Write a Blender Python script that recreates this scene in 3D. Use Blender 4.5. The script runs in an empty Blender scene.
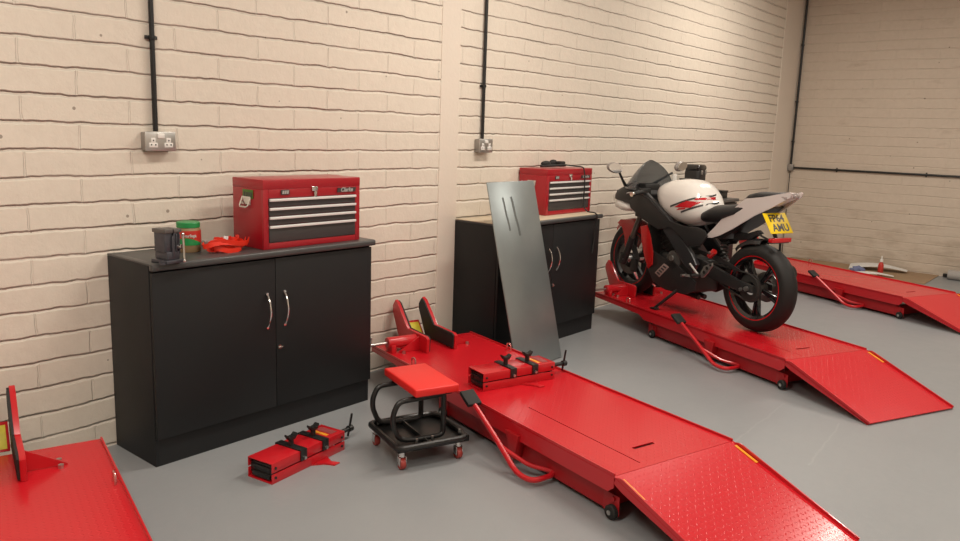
import bpy, bmesh, math, random
from mathutils import Vector, Matrix
random.seed(7)
sc = bpy.context.scene
COL = sc.collection
PI = math.pi

# ------------------------------------------------------------------ materials
def new_mat(name):
    m = bpy.data.materials.new(name); m.use_nodes = True
    nt = m.node_tree
    b = nt.nodes['Principled BSDF']
    return m, nt, b

def mat(name, col, rough=.5, metal=0., coat=0., bump=0., bscale=80., spec=.5, var=0., vscale=3.):
    m, nt, b = new_mat(name)
    b.inputs['Base Color'].default_value = (*col, 1)
    b.inputs['Roughness'].default_value = rough
    b.inputs['Metallic'].default_value = metal
    b.inputs['Coat Weight'].default_value = coat
    b.inputs['Coat Roughness'].default_value = .08
    b.inputs['Specular IOR Level'].default_value = spec
    tc = nt.nodes.new('ShaderNodeTexCoord')
    if var > 0:
        n = nt.nodes.new('ShaderNodeTexNoise'); n.inputs['Scale'].default_value = vscale
        n.inputs['Detail'].default_value = 5
        nt.links.new(tc.outputs['Object'], n.inputs['Vector'])
        mx = nt.nodes.new('ShaderNodeMix'); mx.data_type = 'RGBA'
        mx.inputs['A'].default_value = (*[c*(1-var) for c in col], 1)
        mx.inputs['B'].default_value = (*[min(1, c*(1+var)) for c in col], 1)
        nt.links.new(n.outputs['Fac'], mx.inputs['Factor'])
        nt.links.new(mx.outputs['Result'], b.inputs['Base Color'])
    if bump > 0:
        n2 = nt.nodes.new('ShaderNodeTexNoise'); n2.inputs['Scale'].default_value = bscale
        nt.links.new(tc.outputs['Object'], n2.inputs['Vector'])
        bp = nt.nodes.new('ShaderNodeBump'); bp.inputs['Strength'].default_value = bump
        bp.inputs['Distance'].default_value = .002
        nt.links.new(n2.outputs['Fac'], bp.inputs['Height'])
        nt.links.new(bp.outputs['Normal'], b.inputs['Normal'])
    return m

def math_node(nt, op, a, b=None):
    n = nt.nodes.new('ShaderNodeMath'); n.operation = op
    for i, v in enumerate((a, b)):
        if v is None: continue
        if isinstance(v, (int, float)): n.inputs[i].default_value = v
        else: nt.links.new(v, n.inputs[i])
    return n.outputs[0]

def ramp(nt, src, stops):
    r = nt.nodes.new('ShaderNodeValToRGB')
    e = r.color_ramp.elements
    e[0].position, e[0].color = stops[0][0], (*stops[0][1], 1)
    e[1].position, e[1].color = stops[-1][0], (*stops[-1][1], 1)
    for p, c in stops[1:-1]:
        k = e.new(p); k.color = (*c, 1)
    nt.links.new(src, r.inputs['Fac'])
    return r

def mixc(nt, fac, a, b, blend='MIX'):
    mx = nt.nodes.new('ShaderNodeMix'); mx.data_type = 'RGBA'; mx.blend_type = blend
    for k, v in (('Factor', fac), ('A', a), ('B', b)):
        if isinstance(v, tuple): mx.inputs[k].default_value = (*v, 1)
        elif isinstance(v, (int, float)): mx.inputs[k].default_value = v
        else: nt.links.new(v, mx.inputs[k])
    return mx.outputs['Result']

def noise(nt, vec, scale, detail=4, rough=.55):
    n = nt.nodes.new('ShaderNodeTexNoise')
    n.inputs['Scale'].default_value = scale; n.inputs['Detail'].default_value = detail
    n.inputs['Roughness'].default_value = rough
    nt.links.new(vec, n.inputs['Vector'])
    return n

def brick_mat(name, axis, base, rough_bump=.5, mortar_depth=.010, dirt=0., phase=(0, .0102), smear=0., jdark=.18):
    """painted block work: courses of 113 mm, blocks 449 mm long"""
    m, nt, b = new_mat(name)
    b.inputs['Roughness'].default_value = .62
    b.inputs['Specular IOR Level'].default_value = .3
    tc = nt.nodes.new('ShaderNodeTexCoord')
    sep = nt.nodes.new('ShaderNodeSeparateXYZ'); nt.links.new(tc.outputs['Object'], sep.inputs[0])
    # distort so the joints wander a little
    dn = noise(nt, tc.outputs['Object'], 2.3, 3)
    dn2 = noise(nt, tc.outputs['Object'], 14, 2)
    wob = math_node(nt, 'ADD', math_node(nt, 'MULTIPLY', math_node(nt, 'SUBTRACT', dn.outputs['Fac'], .5), .03),
                    math_node(nt, 'MULTIPLY', math_node(nt, 'SUBTRACT', dn2.outputs['Fac'], .5), .014))
    u = math_node(nt, 'ADD', math_node(nt, 'ADD', sep.outputs[axis], phase[0]), wob)
    v = math_node(nt, 'ADD', math_node(nt, 'SUBTRACT', sep.outputs[2], phase[1]), wob)
    cmb = nt.nodes.new('ShaderNodeCombineXYZ'); nt.links.new(u, cmb.inputs[0]); nt.links.new(v, cmb.inputs[1])
    br = nt.nodes.new('ShaderNodeTexBrick')
    br.inputs['Scale'].default_value = 1; br.inputs['Brick Width'].default_value = .449
    br.inputs['Row Height'].default_value = .1127; br.inputs['Mortar Size'].default_value = .0055
    br.inputs['Mortar Smooth'].default_value = .6
    br.inputs['Color1'].default_value = (.3, .3, .3, 1); br.inputs['Color2'].default_value = (.7, .7, .7, 1)
    nt.links.new(cmb.outputs[0], br.inputs['Vector'])
    # course joints read clearly, upright joints are filled with paint
    row = math_node(nt, 'FRACT', math_node(nt, 'DIVIDE', v, .1127))
    dist = math_node(nt, 'MINIMUM', row, math_node(nt, 'SUBTRACT', 1, row))
    hz = nt.nodes.new('ShaderNodeMapRange'); hz.interpolation_type = 'SMOOTHSTEP'
    nt.links.new(dist, hz.inputs['Value'])
    hz.inputs['From Min'].default_value = .0; hz.inputs['From Max'].default_value = .095
    hz.inputs['To Min'].default_value = 1; hz.inputs['To Max'].default_value = 0
    strg = noise(nt, tc.outputs['Object'], 1.7, 4)
    st = nt.nodes.new('ShaderNodeMapRange'); nt.links.new(strg.outputs['Fac'], st.inputs['Value'])
    st.inputs['From Min'].default_value = .3; st.inputs['From Max'].default_value = .65
    st.inputs['To Min'].default_value = .35 - .3*smear; st.inputs['To Max'].default_value = 1 - .55*smear
    groove = math_node(nt, 'MAXIMUM', math_node(nt, 'MULTIPLY', hz.outputs[0], st.outputs[0]),
                       math_node(nt, 'MULTIPLY', math_node(nt, 'MULTIPLY', br.outputs['Fac'], st.outputs[0]), .20 - .14*smear))
    n1 = noise(nt, tc.outputs['Object'], 9, 6, .6)
    n2 = noise(nt, tc.outputs['Object'], 55, 3, .6)
    h = math_node(nt, 'SUBTRACT', math_node(nt, 'ADD', math_node(nt, 'MULTIPLY', n1.outputs['Fac'], .45*rough_bump*2),
                                            math_node(nt, 'MULTIPLY', n2.outputs['Fac'], .10*rough_bump*2)), groove)
    h = math_node(nt, 'ADD', h, math_node(nt, 'MULTIPLY', br.outputs['Color'], .35))
    bp = nt.nodes.new('ShaderNodeBump'); bp.inputs['Strength'].default_value = 1
    bp.inputs['Distance'].default_value = mortar_depth
    nt.links.new(h, bp.inputs['Height']); nt.links.new(bp.outputs['Normal'], b.inputs['Normal'])
    # paint colour: slight patches, shadow lines painted into the joints, a few drilled holes and stains
    big = noise(nt, tc.outputs['Object'], .9, 5)
    c = mixc(nt, big.outputs['Fac'], tuple(x*.93 for x in base), tuple(min(1, x*1.05) for x in base))
    c = mixc(nt, math_node(nt, 'MULTIPLY', br.outputs['Color'], .12), c, (.80, .70, .60))
    mott = ramp(nt, noise(nt, tc.outputs['Object'], 22, 6, .7).outputs['Fac'], [(.35, (.955, .95, .945)), (.62, (1, 1, 1))])
    c = mixc(nt, 1.0, c, mott.outputs[0], 'MULTIPLY')
    joint_shade = math_node(nt, 'MULTIPLY', math_node(nt, 'POWER', groove, 3), math_node(nt, 'MULTIPLY', st.outputs[0], jdark))
    c = mixc(nt, joint_shade, c, (.25, .17, .11))
    vor = nt.nodes.new('ShaderNodeTexVoronoi'); vor.inputs['Scale'].default_value = 2.3
    vor.voronoi_dimensions = '2D'
    flat = nt.nodes.new('ShaderNodeCombineXYZ'); nt.links.new(sep.outputs[axis], flat.inputs[0]); nt.links.new(sep.outputs[2], flat.inputs[1])
    nt.links.new(flat.outputs[0], vor.inputs['Vector'])
    hole = math_node(nt, 'LESS_THAN', vor.outputs['Distance'], math_node(nt, 'MULTIPLY', math_node(nt, 'SUBTRACT', strg.outputs['Fac'], .38), .075))
    c = mixc(nt, math_node(nt, 'MULTIPLY', hole, .62), c, (.12, .08, .05))
    if dirt > 0:
        mp = nt.nodes.new('ShaderNodeMapping'); mp.inputs['Scale'].default_value = (1, .9, 3.2)
        nt.links.new(tc.outputs['Object'], mp.inputs['Vector'])
        d = noise(nt, mp.outputs[0], 2.2, 6, .65)
        lowz = nt.nodes.new('ShaderNodeMapRange'); nt.links.new(sep.outputs[2], lowz.inputs['Value'])
        lowz.inputs['From Min'].default_value = .02; lowz.inputs['From Max'].default_value = .85
        lowz.inputs['To Min'].default_value = .21; lowz.inputs['To Max'].default_value = 0
        thr = math_node(nt, 'ADD', d.outputs['Fac'], lowz.outputs[0])
        rr = ramp(nt, thr, [(.60, (0, 0, 0)), (.82, (1, 1, 1))])
        c = mixc(nt, math_node(nt, 'MULTIPLY', rr.outputs[0], dirt), c, (.24, .16, .095))
    nt.links.new(c, b.inputs['Base Color'])
    return m

def floor_mat():
    m, nt, b = new_mat('grey_floor_paint')
    tc = nt.nodes.new('ShaderNodeTexCoord'); O = tc.outputs['Object']
    n1 = noise(nt, O, .7, 6); n2 = noise(nt, O, 7, 5, .65)
    c = mixc(nt, n1.outputs['Fac'], (.236, .250, .264), (.300, .313, .324))
    c = mixc(nt, math_node(nt, 'MULTIPLY', n2.outputs['Fac'], .25), c, (.295, .292, .29))
    sep = nt.nodes.new('ShaderNodeSeparateXYZ'); nt.links.new(O, sep.inputs[0])
    wob = math_node(nt, 'MULTIPLY', math_node(nt, 'SUBTRACT', noise(nt, O, 6, 3).outputs['Fac'], .5), .05)
    x, y = sep.outputs[0], math_node(nt, 'ADD', sep.outputs[1], wob)
    # chalky scuff marks left on the paint
    total = None
    for (ax, ay, bx, by, wd) in SCUFFS:
        L = math.hypot(bx-ax, by-ay); dx, dy = (bx-ax)/L, (by-ay)/L
        px = math_node(nt, 'SUBTRACT', x, ax); py = math_node(nt, 'SUBTRACT', y, ay)
        t = math_node(nt, 'ADD', math_node(nt, 'MULTIPLY', px, dx), math_node(nt, 'MULTIPLY', py, dy))
        d = math_node(nt, 'ABSOLUTE', math_node(nt, 'ADD', math_node(nt, 'MULTIPLY', px, -dy), math_node(nt, 'MULTIPLY', py, dx)))
        k = math_node(nt, 'MULTIPLY', math_node(nt, 'LESS_THAN', d, wd),
                      math_node(nt, 'MULTIPLY', math_node(nt, 'GREATER_THAN', t, 0), math_node(nt, 'LESS_THAN', t, L)))
        total = k if total is None else math_node(nt, 'MAXIMUM', total, k)
    c = mixc(nt, math_node(nt, 'MULTIPLY', total, math_node(nt, 'MULTIPLY', n2.outputs['Fac'], .34)), c, (.45, .455, .455))
    nt.links.new(c, b.inputs['Base Color'])
    r = nt.nodes.new('ShaderNodeMapRange'); nt.links.new(n2.outputs['Fac'], r.inputs['Value'])
    r.inputs['To Min'].default_value = .30; r.inputs['To Max'].default_value = .52
    nt.links.new(r.outputs[0], b.inputs['Roughness'])
    bp = nt.nodes.new('ShaderNodeBump'); bp.inputs['Strength'].default_value = .25; bp.inputs['Distance'].default_value = .004
    nt.links.new(noise(nt, O, 26, 4).outputs['Fac'], bp.inputs['Height']); nt.links.new(bp.outputs['Normal'], b.inputs['Normal'])
    return m

def tread_mat():
    """gloss red paint over five-bar style chequer plate"""
    m, nt, b = new_mat('red_chequer_plate')
    b.inputs['Base Color'].default_value = (.56, .009, .017, 1)
    b.inputs['Roughness'].default_value = .26
    b.inputs['Coat Weight'].default_value = .15; b.inputs['Coat Roughness'].default_value = .12
    tc = nt.nodes.new('ShaderNodeTexCoord')
    sep = nt.nodes.new('ShaderNodeSeparateXYZ'); nt.links.new(tc.outputs['Object'], sep.inputs[0])
    P = .024
    a = math_node(nt, 'DIVIDE', sep.outputs[0], P); c = math_node(nt, 'DIVIDE', sep.outputs[1], P)
    par = math_node(nt, 'MODULO', math_node(nt, 'ADD', math_node(nt, 'ADD', math_node(nt, 'FLOOR', a), math_node(nt, 'FLOOR', c)), 1000), 2)
    fa = math_node(nt, 'SUBTRACT', math_node(nt, 'FRACT', a), .5); fc = math_node(nt, 'SUBTRACT', math_node(nt, 'FRACT', c), .5)
    d1 = math_node(nt, 'MULTIPLY', math_node(nt, 'ADD', fa, fc), .7071); d2 = math_node(nt, 'MULTIPLY', math_node(nt, 'SUBTRACT', fa, fc), .7071)
    def ell(p, q):
        return math_node(nt, 'ADD', math_node(nt, 'POWER', math_node(nt, 'ABSOLUTE', math_node(nt, 'DIVIDE', p, .36)), 2.0),
                         math_node(nt, 'POWER', math_node(nt, 'ABSOLUTE', math_node(nt, 'DIVIDE', q, .13)), 2.0))
    e = mix_f(nt, par, ell(d1, d2), ell(d2, d1))
    h = math_node(nt, 'MAXIMUM', math_node(nt, 'SUBTRACT', 1, e), 0)
    bp = nt.nodes.new('ShaderNodeBump'); bp.inputs['Strength'].default_value = .6; bp.inputs['Distance'].default_value = .0014
    nt.links.new(h, bp.inputs['Height']); nt.links.new(bp.outputs['Normal'], b.inputs['Normal'])
    return m

def mix_f(nt, fac, a, b):
    mx = nt.nodes.new('ShaderNodeMix'); mx.data_type = 'FLOAT'
    for k, v in ((0, fac), (2, a), (3, b)): nt.links.new(v, mx.inputs[k])
    return mx.outputs[0]

SCUFFS = [(3.66, -2.125, 4.52, -2.105, .005), (3.70, -2.492, 4.40, -2.445, .005), (3.24, -1.855, 3.60, -1.765, .003)]
M = {}
M['wall'] = brick_mat('cream_painted_brick', 0, (.755, .685, .590), phase=(-.395, .0102))
M['wall_r'] = brick_mat('grubby_painted_brick', 1, (.615, .530, .438), rough_bump=.7, mortar_depth=.006, dirt=.42, smear=.85, jdark=.15)
M['plaster'] = mat('cream_plaster', (.745, .665, .575), .65, bump=.5, bscale=40, var=.05, vscale=2)
M['ceil'] = mat('white_ceiling', (.80, .77, .72), .8)
M['floor'] = floor_mat()
M['tread'] = tread_mat()
M['red'] = mat('red_gloss_paint', (.53, .009, .016), .28, coat=.3, bump=.06, bscale=30)
M['red_dark'] = mat('red_satin_paint', (.40, .008, .012), .40, bump=.05)
M['chest_red'] = mat('tool_chest_red', (.36, .006, .014), .35, coat=.25, bump=.08, bscale=250)
M['vinyl'] = mat('red_vinyl', (.78, .022, .018), .42, bump=.15, bscale=300)
M['cab'] = mat('anthracite_board', (.0130, .0135, .0145), .48, spec=.33, bump=.10, bscale=300, var=.08)
M['cabtop'] = mat('grey_laminate', (.060, .060, .060), .36, bump=.15, bscale=200)
M['black'] = mat('black_powder_coat', (.012, .012, .012), .38)
M['dash'] = mat('dark_dash_plastic', (.02, .02, .02), .5)
M['rubber'] = mat('black_rubber', (.014, .013, .012), .72, bump=.2, bscale=120)
M['blackgloss'] = mat('black_gloss', (.012, .011, .012), .18, coat=.5)
M['bikeblack'] = mat('black_satin_plastic', (.018, .017, .017), .48)
M['chrome'] = mat('chrome', (.78, .77, .75), .16, metal=1)
M['alu'] = mat('brushed_aluminium', (.58, .57, .55), .35, metal=1, bump=.1)
M['steel'] = mat('bare_steel_sheet', (.33, .37, .375), .34, metal=.75, bump=.12, bscale=60, var=.28, vscale=2.2)
M['grey'] = mat('grey_metal_clad', (.33, .31, .29), .4, metal=.5)
M['white'] = mat('white_plastic', (.80, .78, .74), .4)
M['bikewhite'] = mat('white_gloss_paint', (.80, .77, .73), .16, coat=.6)
M['tailgrey'] = mat('silver_white_paint', (.58, .52, .50), .28, coat=.4)
M['decal'] = mat('red_decal', (.55, .012, .02), .25)
M['yellow'] = mat('yellow_plate', (.85, .60, .01), .4)
M['strip'] = mat('amber_reflective_strip', (.85, .36, .03), .35)
M['stick'] = mat('yellow_sticker', (.62, .52, .04), .45, var=.25, vscale=25)
M['green'] = mat('green_plastic', (.02, .26, .07), .38)
M['tub'] = mat('clear_tub_plastic', (.30, .20, .10), .3)
M['tubred'] = mat('red_label', (.52, .03, .02), .4)
M['greenlab'] = mat('green_sticker', (.07, .16, .02), .5, var=.2, vscale=60)
M['badge'] = mat('dark_badge', (.05, .045, .045), .4)
M['strap'] = mat('red_strap_webbing', (.80, .03, .01), .38, bump=.3, bscale=200)
M['smoke'] = mat('smoked_screen', (.075, .082, .088), .16, coat=.3)
_s = M['smoke'].node_tree.nodes['Principled BSDF']; _s.inputs['Base Color'].default_value = (.30, .32, .34, 1)
_s.inputs['Transmission Weight'].default_value = .75; _s.inputs['IOR'].default_value = 1.2
M['mirror'] = mat('mirror_glass', (.86, .86, .86), .04, metal=1)
M['lens'] = mat('red_reflector', (.60, .008, .012), .22, coat=.5)
M['tail_lens'] = mat('grey_tail_lens', (.30, .25, .24), .2, coat=.5)
M['engine'] = mat('dark_cast_engine', (.035, .034, .032), .5, metal=.4, bump=.2)
M['seat'] = mat('seat_vinyl', (.017, .017, .018), .5, bump=.15, bscale=200)
M['card'] = mat('brown_hardboard', (.33, .22, .13), .7, var=.12, vscale=5)
M['paper'] = mat('white_paper', (.72, .72, .70), .6)
M['blue'] = mat('blue_cloth', (.16, .18, .32), .8)
M['tube'] = mat('grey_roll', (.36, .34, .32), .6)
M['redrub'] = mat('red_polyurethane', (.36, .045, .035), .45)
M['black_hole'] = mat('dark_inside', (.010, .006, .006), .8)

# ------------------------------------------------------------------ geometry helpers
class B:
    """collects shapes into one mesh"""
    def __init__(s): s.bm = bmesh.new()
    def box(s, x0, x1, y0, y1, z0, z1, bev=0., seg=2, mtx=None):
        r = bmesh.ops.create_cube(s.bm, size=1)
        vs = r['verts']
        c = Vector(((x0+x1)/2, (y0+y1)/2, (z0+z1)/2)); d = (abs(x1-x0), abs(y1-y0), abs(z1-z0))
        for v in vs: v.co = Vector((v.co.x*d[0], v.co.y*d[1], v.co.z*d[2])) + c
        if bev > 0:
            es = list({e for v in vs for e in v.link_edges})
            rr = bmesh.ops.bevel(s.bm, geom=es, offset=min(bev, .49*min(d)), segments=seg, affect='EDGES', profile=.5)
            vs = list({v for f in rr['faces'] for v in f.verts} | {v for v in vs if v.is_valid})
        if mtx is not None: bmesh.ops.transform(s.bm, matrix=mtx, verts=vs)
        return s
    def cyl(s, p, q, r, r2=None, n=16, bev=0.):
        p, q = Vector(p), Vector(q); d = q-p; L = d.length
        mtx = Matrix.Translation((p+q)/2) @ d.to_track_quat('Z', 'Y').to_matrix().to_4x4()
        rr = bmesh.ops.create_cone(s.bm, cap_ends=True, segments=n, radius1=r, radius2=r if r2 is None else r2, depth=L, matrix=mtx)
        if bev > 0:
            vs = rr['verts']
            es = [e for e in {e for v in vs for e in v.link_edges} if any(len(f.verts) > 4 for f in e.link_faces)]
            bmesh.ops.bevel(s.bm, geom=es, offset=bev, segments=2, affect='EDGES', profile=.5)
        return s
    def sphere(s, c, r, sx=1, sy=1, sz=1, n=16):
        rr = bmesh.ops.create_uvsphere(s.bm, u_segments=n, v_segments=max(6, n//2), radius=r)
        for v in rr['verts']: v.co = Vector((v.co.x*sx, v.co.y*sy, v.co.z*sz)) + Vector(c)
        return s
    def tube(s, pts, r, n=10, closed=False, smooth=0):
        pts = [Vector(p) for p in pts]
        if smooth: pts = round_path(pts, smooth, closed)
        N = len(pts); rings = []; prev = None
        for i in range(N):
            if closed: t = (pts[(i+1) % N]-pts[i-1])
            else: t = pts[min(i+1, N-1)]-pts[max(i-1, 0)]
            t.normalize()
            if prev is None:
                up = Vector((0, 0, 1)) if abs(t.z) < .9 else Vector((1, 0, 0))
                x = t.cross(up).normalized()
            else:
                x = (prev - t*prev.dot(t)).normalized()
            y = t.cross(x); prev = x
            rad = r[i] if isinstance(r, (list, tuple)) else r
            rings.append([s.bm.verts.new(pts[i]+(x*math.cos(2*PI*k/n)+y*math.sin(2*PI*k/n))*rad) for k in range(n)])
        for i in range(N if closed else N-1):
            a, b = rings[i], rings[(i+1) % N]
            for k in range(n):
                s.bm.faces.new((a[k], a[(k+1) % n], b[(k+1) % n], b[k]))
        if not closed:
            s.bm.faces.new(rings[0][::-1]); s.bm.faces.new(rings[-1])
        return s
    def ribbon(s, pts, w, th, side=(0, 0, 1)):
        """flat strip swept along pts; width along `side` made square to the path"""
        pts = [Vector(p) for p in pts]; N = len(pts); R = []
        for i in range(N):
            t = (pts[min(i+1, N-1)]-pts[max(i-1, 0)]).normalized()
            sd = Vector(side); sd = (sd - t*sd.dot(t)).normalized(); nn = t.cross(sd)
            R.append([s.bm.verts.new(pts[i]+sd*a*w/2+nn*c*th/2) for a, c in ((-1, -1), (1, -1), (1, 1), (-1, 1))])
        for i in range(N-1):
            for k in range(4): s.bm.faces.new((R[i][k], R[i][(k+1) % 4], R[i+1][(k+1) % 4], R[i+1][k]))
        s.bm.faces.new(R[0][::-1]); s.bm.faces.new(R[-1])
        return s
    def lathe(s, prof, c=(0, 0, 0), axis='Z', n=32, closed=False):
        """prof: (radius, height) pairs turned about an axis through c"""
        c = Vector(c); rings = []
        for r, h in prof:
            ring = []
            for k in range(n):
                a = 2*PI*k/n
                p = {'Z': (r*math.cos(a), r*math.sin(a), h), 'X': (h, r*math.cos(a), r*math.sin(a)), 'Y': (r*math.sin(a), h, r*math.cos(a))}[axis]
                ring.append(s.bm.verts.new(c+Vector(p)))
            rings.append(ring)
        m = len(rings)
        for i in range(m if closed else m-1):
            a, b = rings[i], rings[(i+1) % m]
            for k in range(n): s.bm.faces.new((a[k], a[(k+1) % n], b[(k+1) % n], b[k]))
        if not closed:
            s.bm.faces.new(rings[0][::-1]); s.bm.faces.new(rings[-1])
        return s
    def prism(s, poly, to3, d0, d1, bev=0.):
        """2-D polygon pushed from depth d0 to d1; to3(a, b, d) gives the point"""
        lo = [s.bm.verts.new(to3(a, b, d0)) for a, b in poly]; hi = [s.bm.verts.new(to3(a, b, d1)) for a, b in poly]
        n = len(poly); fs = [s.bm.faces.new(lo[::-1]), s.bm.faces.new(hi)]
        for k in range(n): fs.append(s.bm.faces.new((lo[k], lo[(k+1) % n], hi[(k+1) % n], hi[k])))
        if bev > 0:
            es = list({e for f in fs[:2] for e in f.edges})
            bmesh.ops.bevel(s.bm, geom=es, offset=bev, segments=2, affect='EDGES', profile=.5)
        return s
    def cells(s, xs, ys, z0, z1, skip=()):
        """plate cut into cells, the cells in `skip` left open"""
        nx, ny = len(xs)-1, len(ys)-1
        V = {}
        def v(i, j, k):
            if (i, j, k) not in V: V[(i, j, k)] = s.bm.verts.new((xs[i], ys[j], (z0, z1)[k]))
            return V[(i, j, k)]
        on = lambda i, j: 0 <= i < nx and 0 <= j < ny and (i, j) not in skip
        for i in range(nx):
            for j in range(ny):
                if not on(i, j): continue
                s.bm.faces.new((v(i, j, 1), v(i+1, j, 1), v(i+1, j+1, 1), v(i, j+1, 1)))
                s.bm.faces.new((v(i, j, 0), v(i, j+1, 0), v(i+1, j+1, 0), v(i+1, j, 0)))
                for di, dj, a, b in ((0, -1, (i, j), (i+1, j)), (1, 0, (i+1, j), (i+1, j+1)), (0, 1, (i+1, j+1), (i, j+1)), (-1, 0, (i, j+1), (i, j))):
                    if not on(i+di, j+dj):
                        s.bm.faces.new((v(*a, 0), v(*b, 0), v(*b, 1), v(*a, 1)))
        return s
    def loft(s, rings, cap=True, closed=True):
        R = [[s.bm.verts.new(p) for p in r] for r in rings]; n = len(R[0])
        for i in range(len(R)-1):
            for k in range(n if closed else n-1):
                s.bm.faces.new((R[i][k], R[i][(k+1) % n], R[i+1][(k+1) % n], R[i+1][k]))
        if cap and closed:
            s.bm.faces.new(R[0][::-1]); s.bm.faces.new(R[-1])
        return s

def round_path(pts, rad, closed=False):
    out = []; N = len(pts)
    for i in range(N):
        if not closed and i in (0, N-1): out.append(pts[i]); continue
        p, a, b = pts[i], pts[i-1], pts[(i+1) % N]
        da, db = (a-p), (b-p)
        r = min(rad, da.length*.45, db.length*.45)
        p0, p1 = p+da.normalized()*r, p+db.normalized()*r
        for k in range(6):
            t = k/5
            out.append(p0*(1-t)**2 + p*2*t*(1-t) + p1*t*t)
    return out

def obj(name, b, m, parent=None, smooth=None, label=None):
    bm = b.bm if isinstance(b, B) else b
    bmesh.ops.recalc_face_normals(bm, faces=bm.faces[:])
    me = bpy.data.meshes.new(name)
    if smooth is None: smooth = 35
    if smooth:
        lim = math.radians(smooth)
        for f in bm.faces: f.smooth = True
        for e in bm.edges:
            e.smooth = not (len(e.link_faces) == 2 and e.calc_face_angle(0) > lim)
    bm.to_mesh(me); bm.free()
    me.materials.append(M[m] if isinstance(m, str) else m)
    o = bpy.data.objects.new(name, me); COL.objects.link(o)
    if parent is not None: o.parent = parent
    if label: o['label'] = label
    return o

def text_obj(name, body, size, m, parent, mtx, bold=0., depth=.0006, shear=0., sx=1.):
    cu = bpy.data.curves.new('t', 'FONT'); cu.body = body; cu.size = size; cu.align_x = 'CENTER'; cu.align_y = 'CENTER'
    cu.offset = bold; cu.extrude = depth; cu.shear = shear; cu.resolution_u = 3
    t = bpy.data.objects.new('t', cu); COL.objects.link(t)
    dg = bpy.context.evaluated_depsgraph_get(); dg.update()
    me = bpy.data.meshes.new_from_object(t.evaluated_get(dg))
    bpy.data.objects.remove(t); bpy.data.curves.remove(cu)
    me.transform(Matrix.Diagonal((sx, 1, 1, 1)))
    me.transform(mtx); me.name = name
    me.materials.clear(); me.materials.append(M[m])
    o = bpy.data.objects.new(name, me); COL.objects.link(o); o.parent = parent
    return o

def tag(o, label, cat, group=None):
    o['label'] = label; o['category'] = cat
    if group: o['group'] = group
    return o

def thing(name, label, cat, loc=(0, 0, 0), rz=0., group=None):
    o = bpy.data.objects.new(name, None); COL.objects.link(o)
    o.location = loc; o.rotation_euler = (0, 0, rz); o.empty_display_size = .1
    return tag(o, label, cat, group)

def struct(name, b, m, smooth=0):
    o = obj(name, b, m, smooth=smooth); o['kind'] = 'structure'; return o

def copy_tree(o, parent=None):
    c = o.copy(); COL.objects.link(c)
    if parent is not None: c.parent = parent
    for ch in o.children: copy_tree(ch, c)
    return c

def frame(o, x, y):
    """matrix whose local x, y become the given world axes, origin o"""
    x = Vector(x).normalized(); y = Vector(y); y = (y-x*y.dot(x)).normalized(); z = x.cross(y)
    m = Matrix((x, y, z)).transposed().to_4x4(); m.translation = Vector(o); return m
M['pull'] = mat('bright_drawer_pull', (.80, .79, .78), .35, metal=.2)
M['silver'] = mat('silver_lettering', (.55, .54, .53), .35, metal=.5)
M['vise_top'] = mat('dull_vise_steel', (.13, .12, .115), .45, metal=.5)
M['vise'] = mat('dark_cast_iron', (.085, .085, .10), .42, metal=.6, bump=.2)
M['pale_top'] = mat('pale_wall_reflection', (.62, .52, .38), .4)
M['smear'] = mat('dark_grease', (.20, .22, .22), .40, metal=.7)
M['ring'] = mat('red_chrome_ring', (.70, .30, .28), .2, metal=.8)
M['badge2'] = mat('dull_red_plate', (.30, .06, .06), .4)
M['tyre'] = mat('motorcycle_tyre_rubber', (.0125, .0115, .011), .58, spec=.35)
M['forkgrey'] = mat('dull_fork_chrome', (.16, .145, .13), .35, metal=.8)
M['fender'] = mat('red_gloss_mudguard', (.42, .012, .012), .2, coat=.5)
M['mirshell'] = mat('grey_mirror_shell', (.30, .27, .25), .3, coat=.3)
M['spar'] = mat('satin_frame_black', (.026, .026, .028), .36, coat=.2)
M['emblem'] = mat('dull_pink_emblem', (.30, .20, .18), .45)
M['engcover'] = mat('engine_cover_grey', (.085, .082, .078), .42, metal=.5)
M['swing'] = mat('swingarm_black', (.020, .020, .020), .35)

# ------------------------------------------------------------------ the room
XC, CH = 10.487, 3.45
struct('floor', B().box(-2.6, XC+.1, -6.6, .1, -.1, 0), 'floor')
struct('wall_back', B().box(-2.6, XC+.2, 0, .2, 0, CH), 'wall')
struct('wall_right', B().box(XC, XC+.2, -6.6, 0, 0, CH), 'wall_r')
struct('wall_left', B().box(-2.8, -2.6, -6.6, .2, 0, CH), 'plaster')
struct('wall_front', B().box(-2.8, XC+.2, -6.8, -6.6, 0, CH), 'plaster')
struct('ceiling', B().box(-2.8, XC+.2, -6.8, .2, CH, CH+.1), 'ceil')
struct('trim_1', B().box(3.782, 3.962, -.005, .02, 0, CH, .004), 'plaster')
struct('trim_2', B().box(9.85, XC, -.004, .02, 0, CH, .004), 'plaster')

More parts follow.
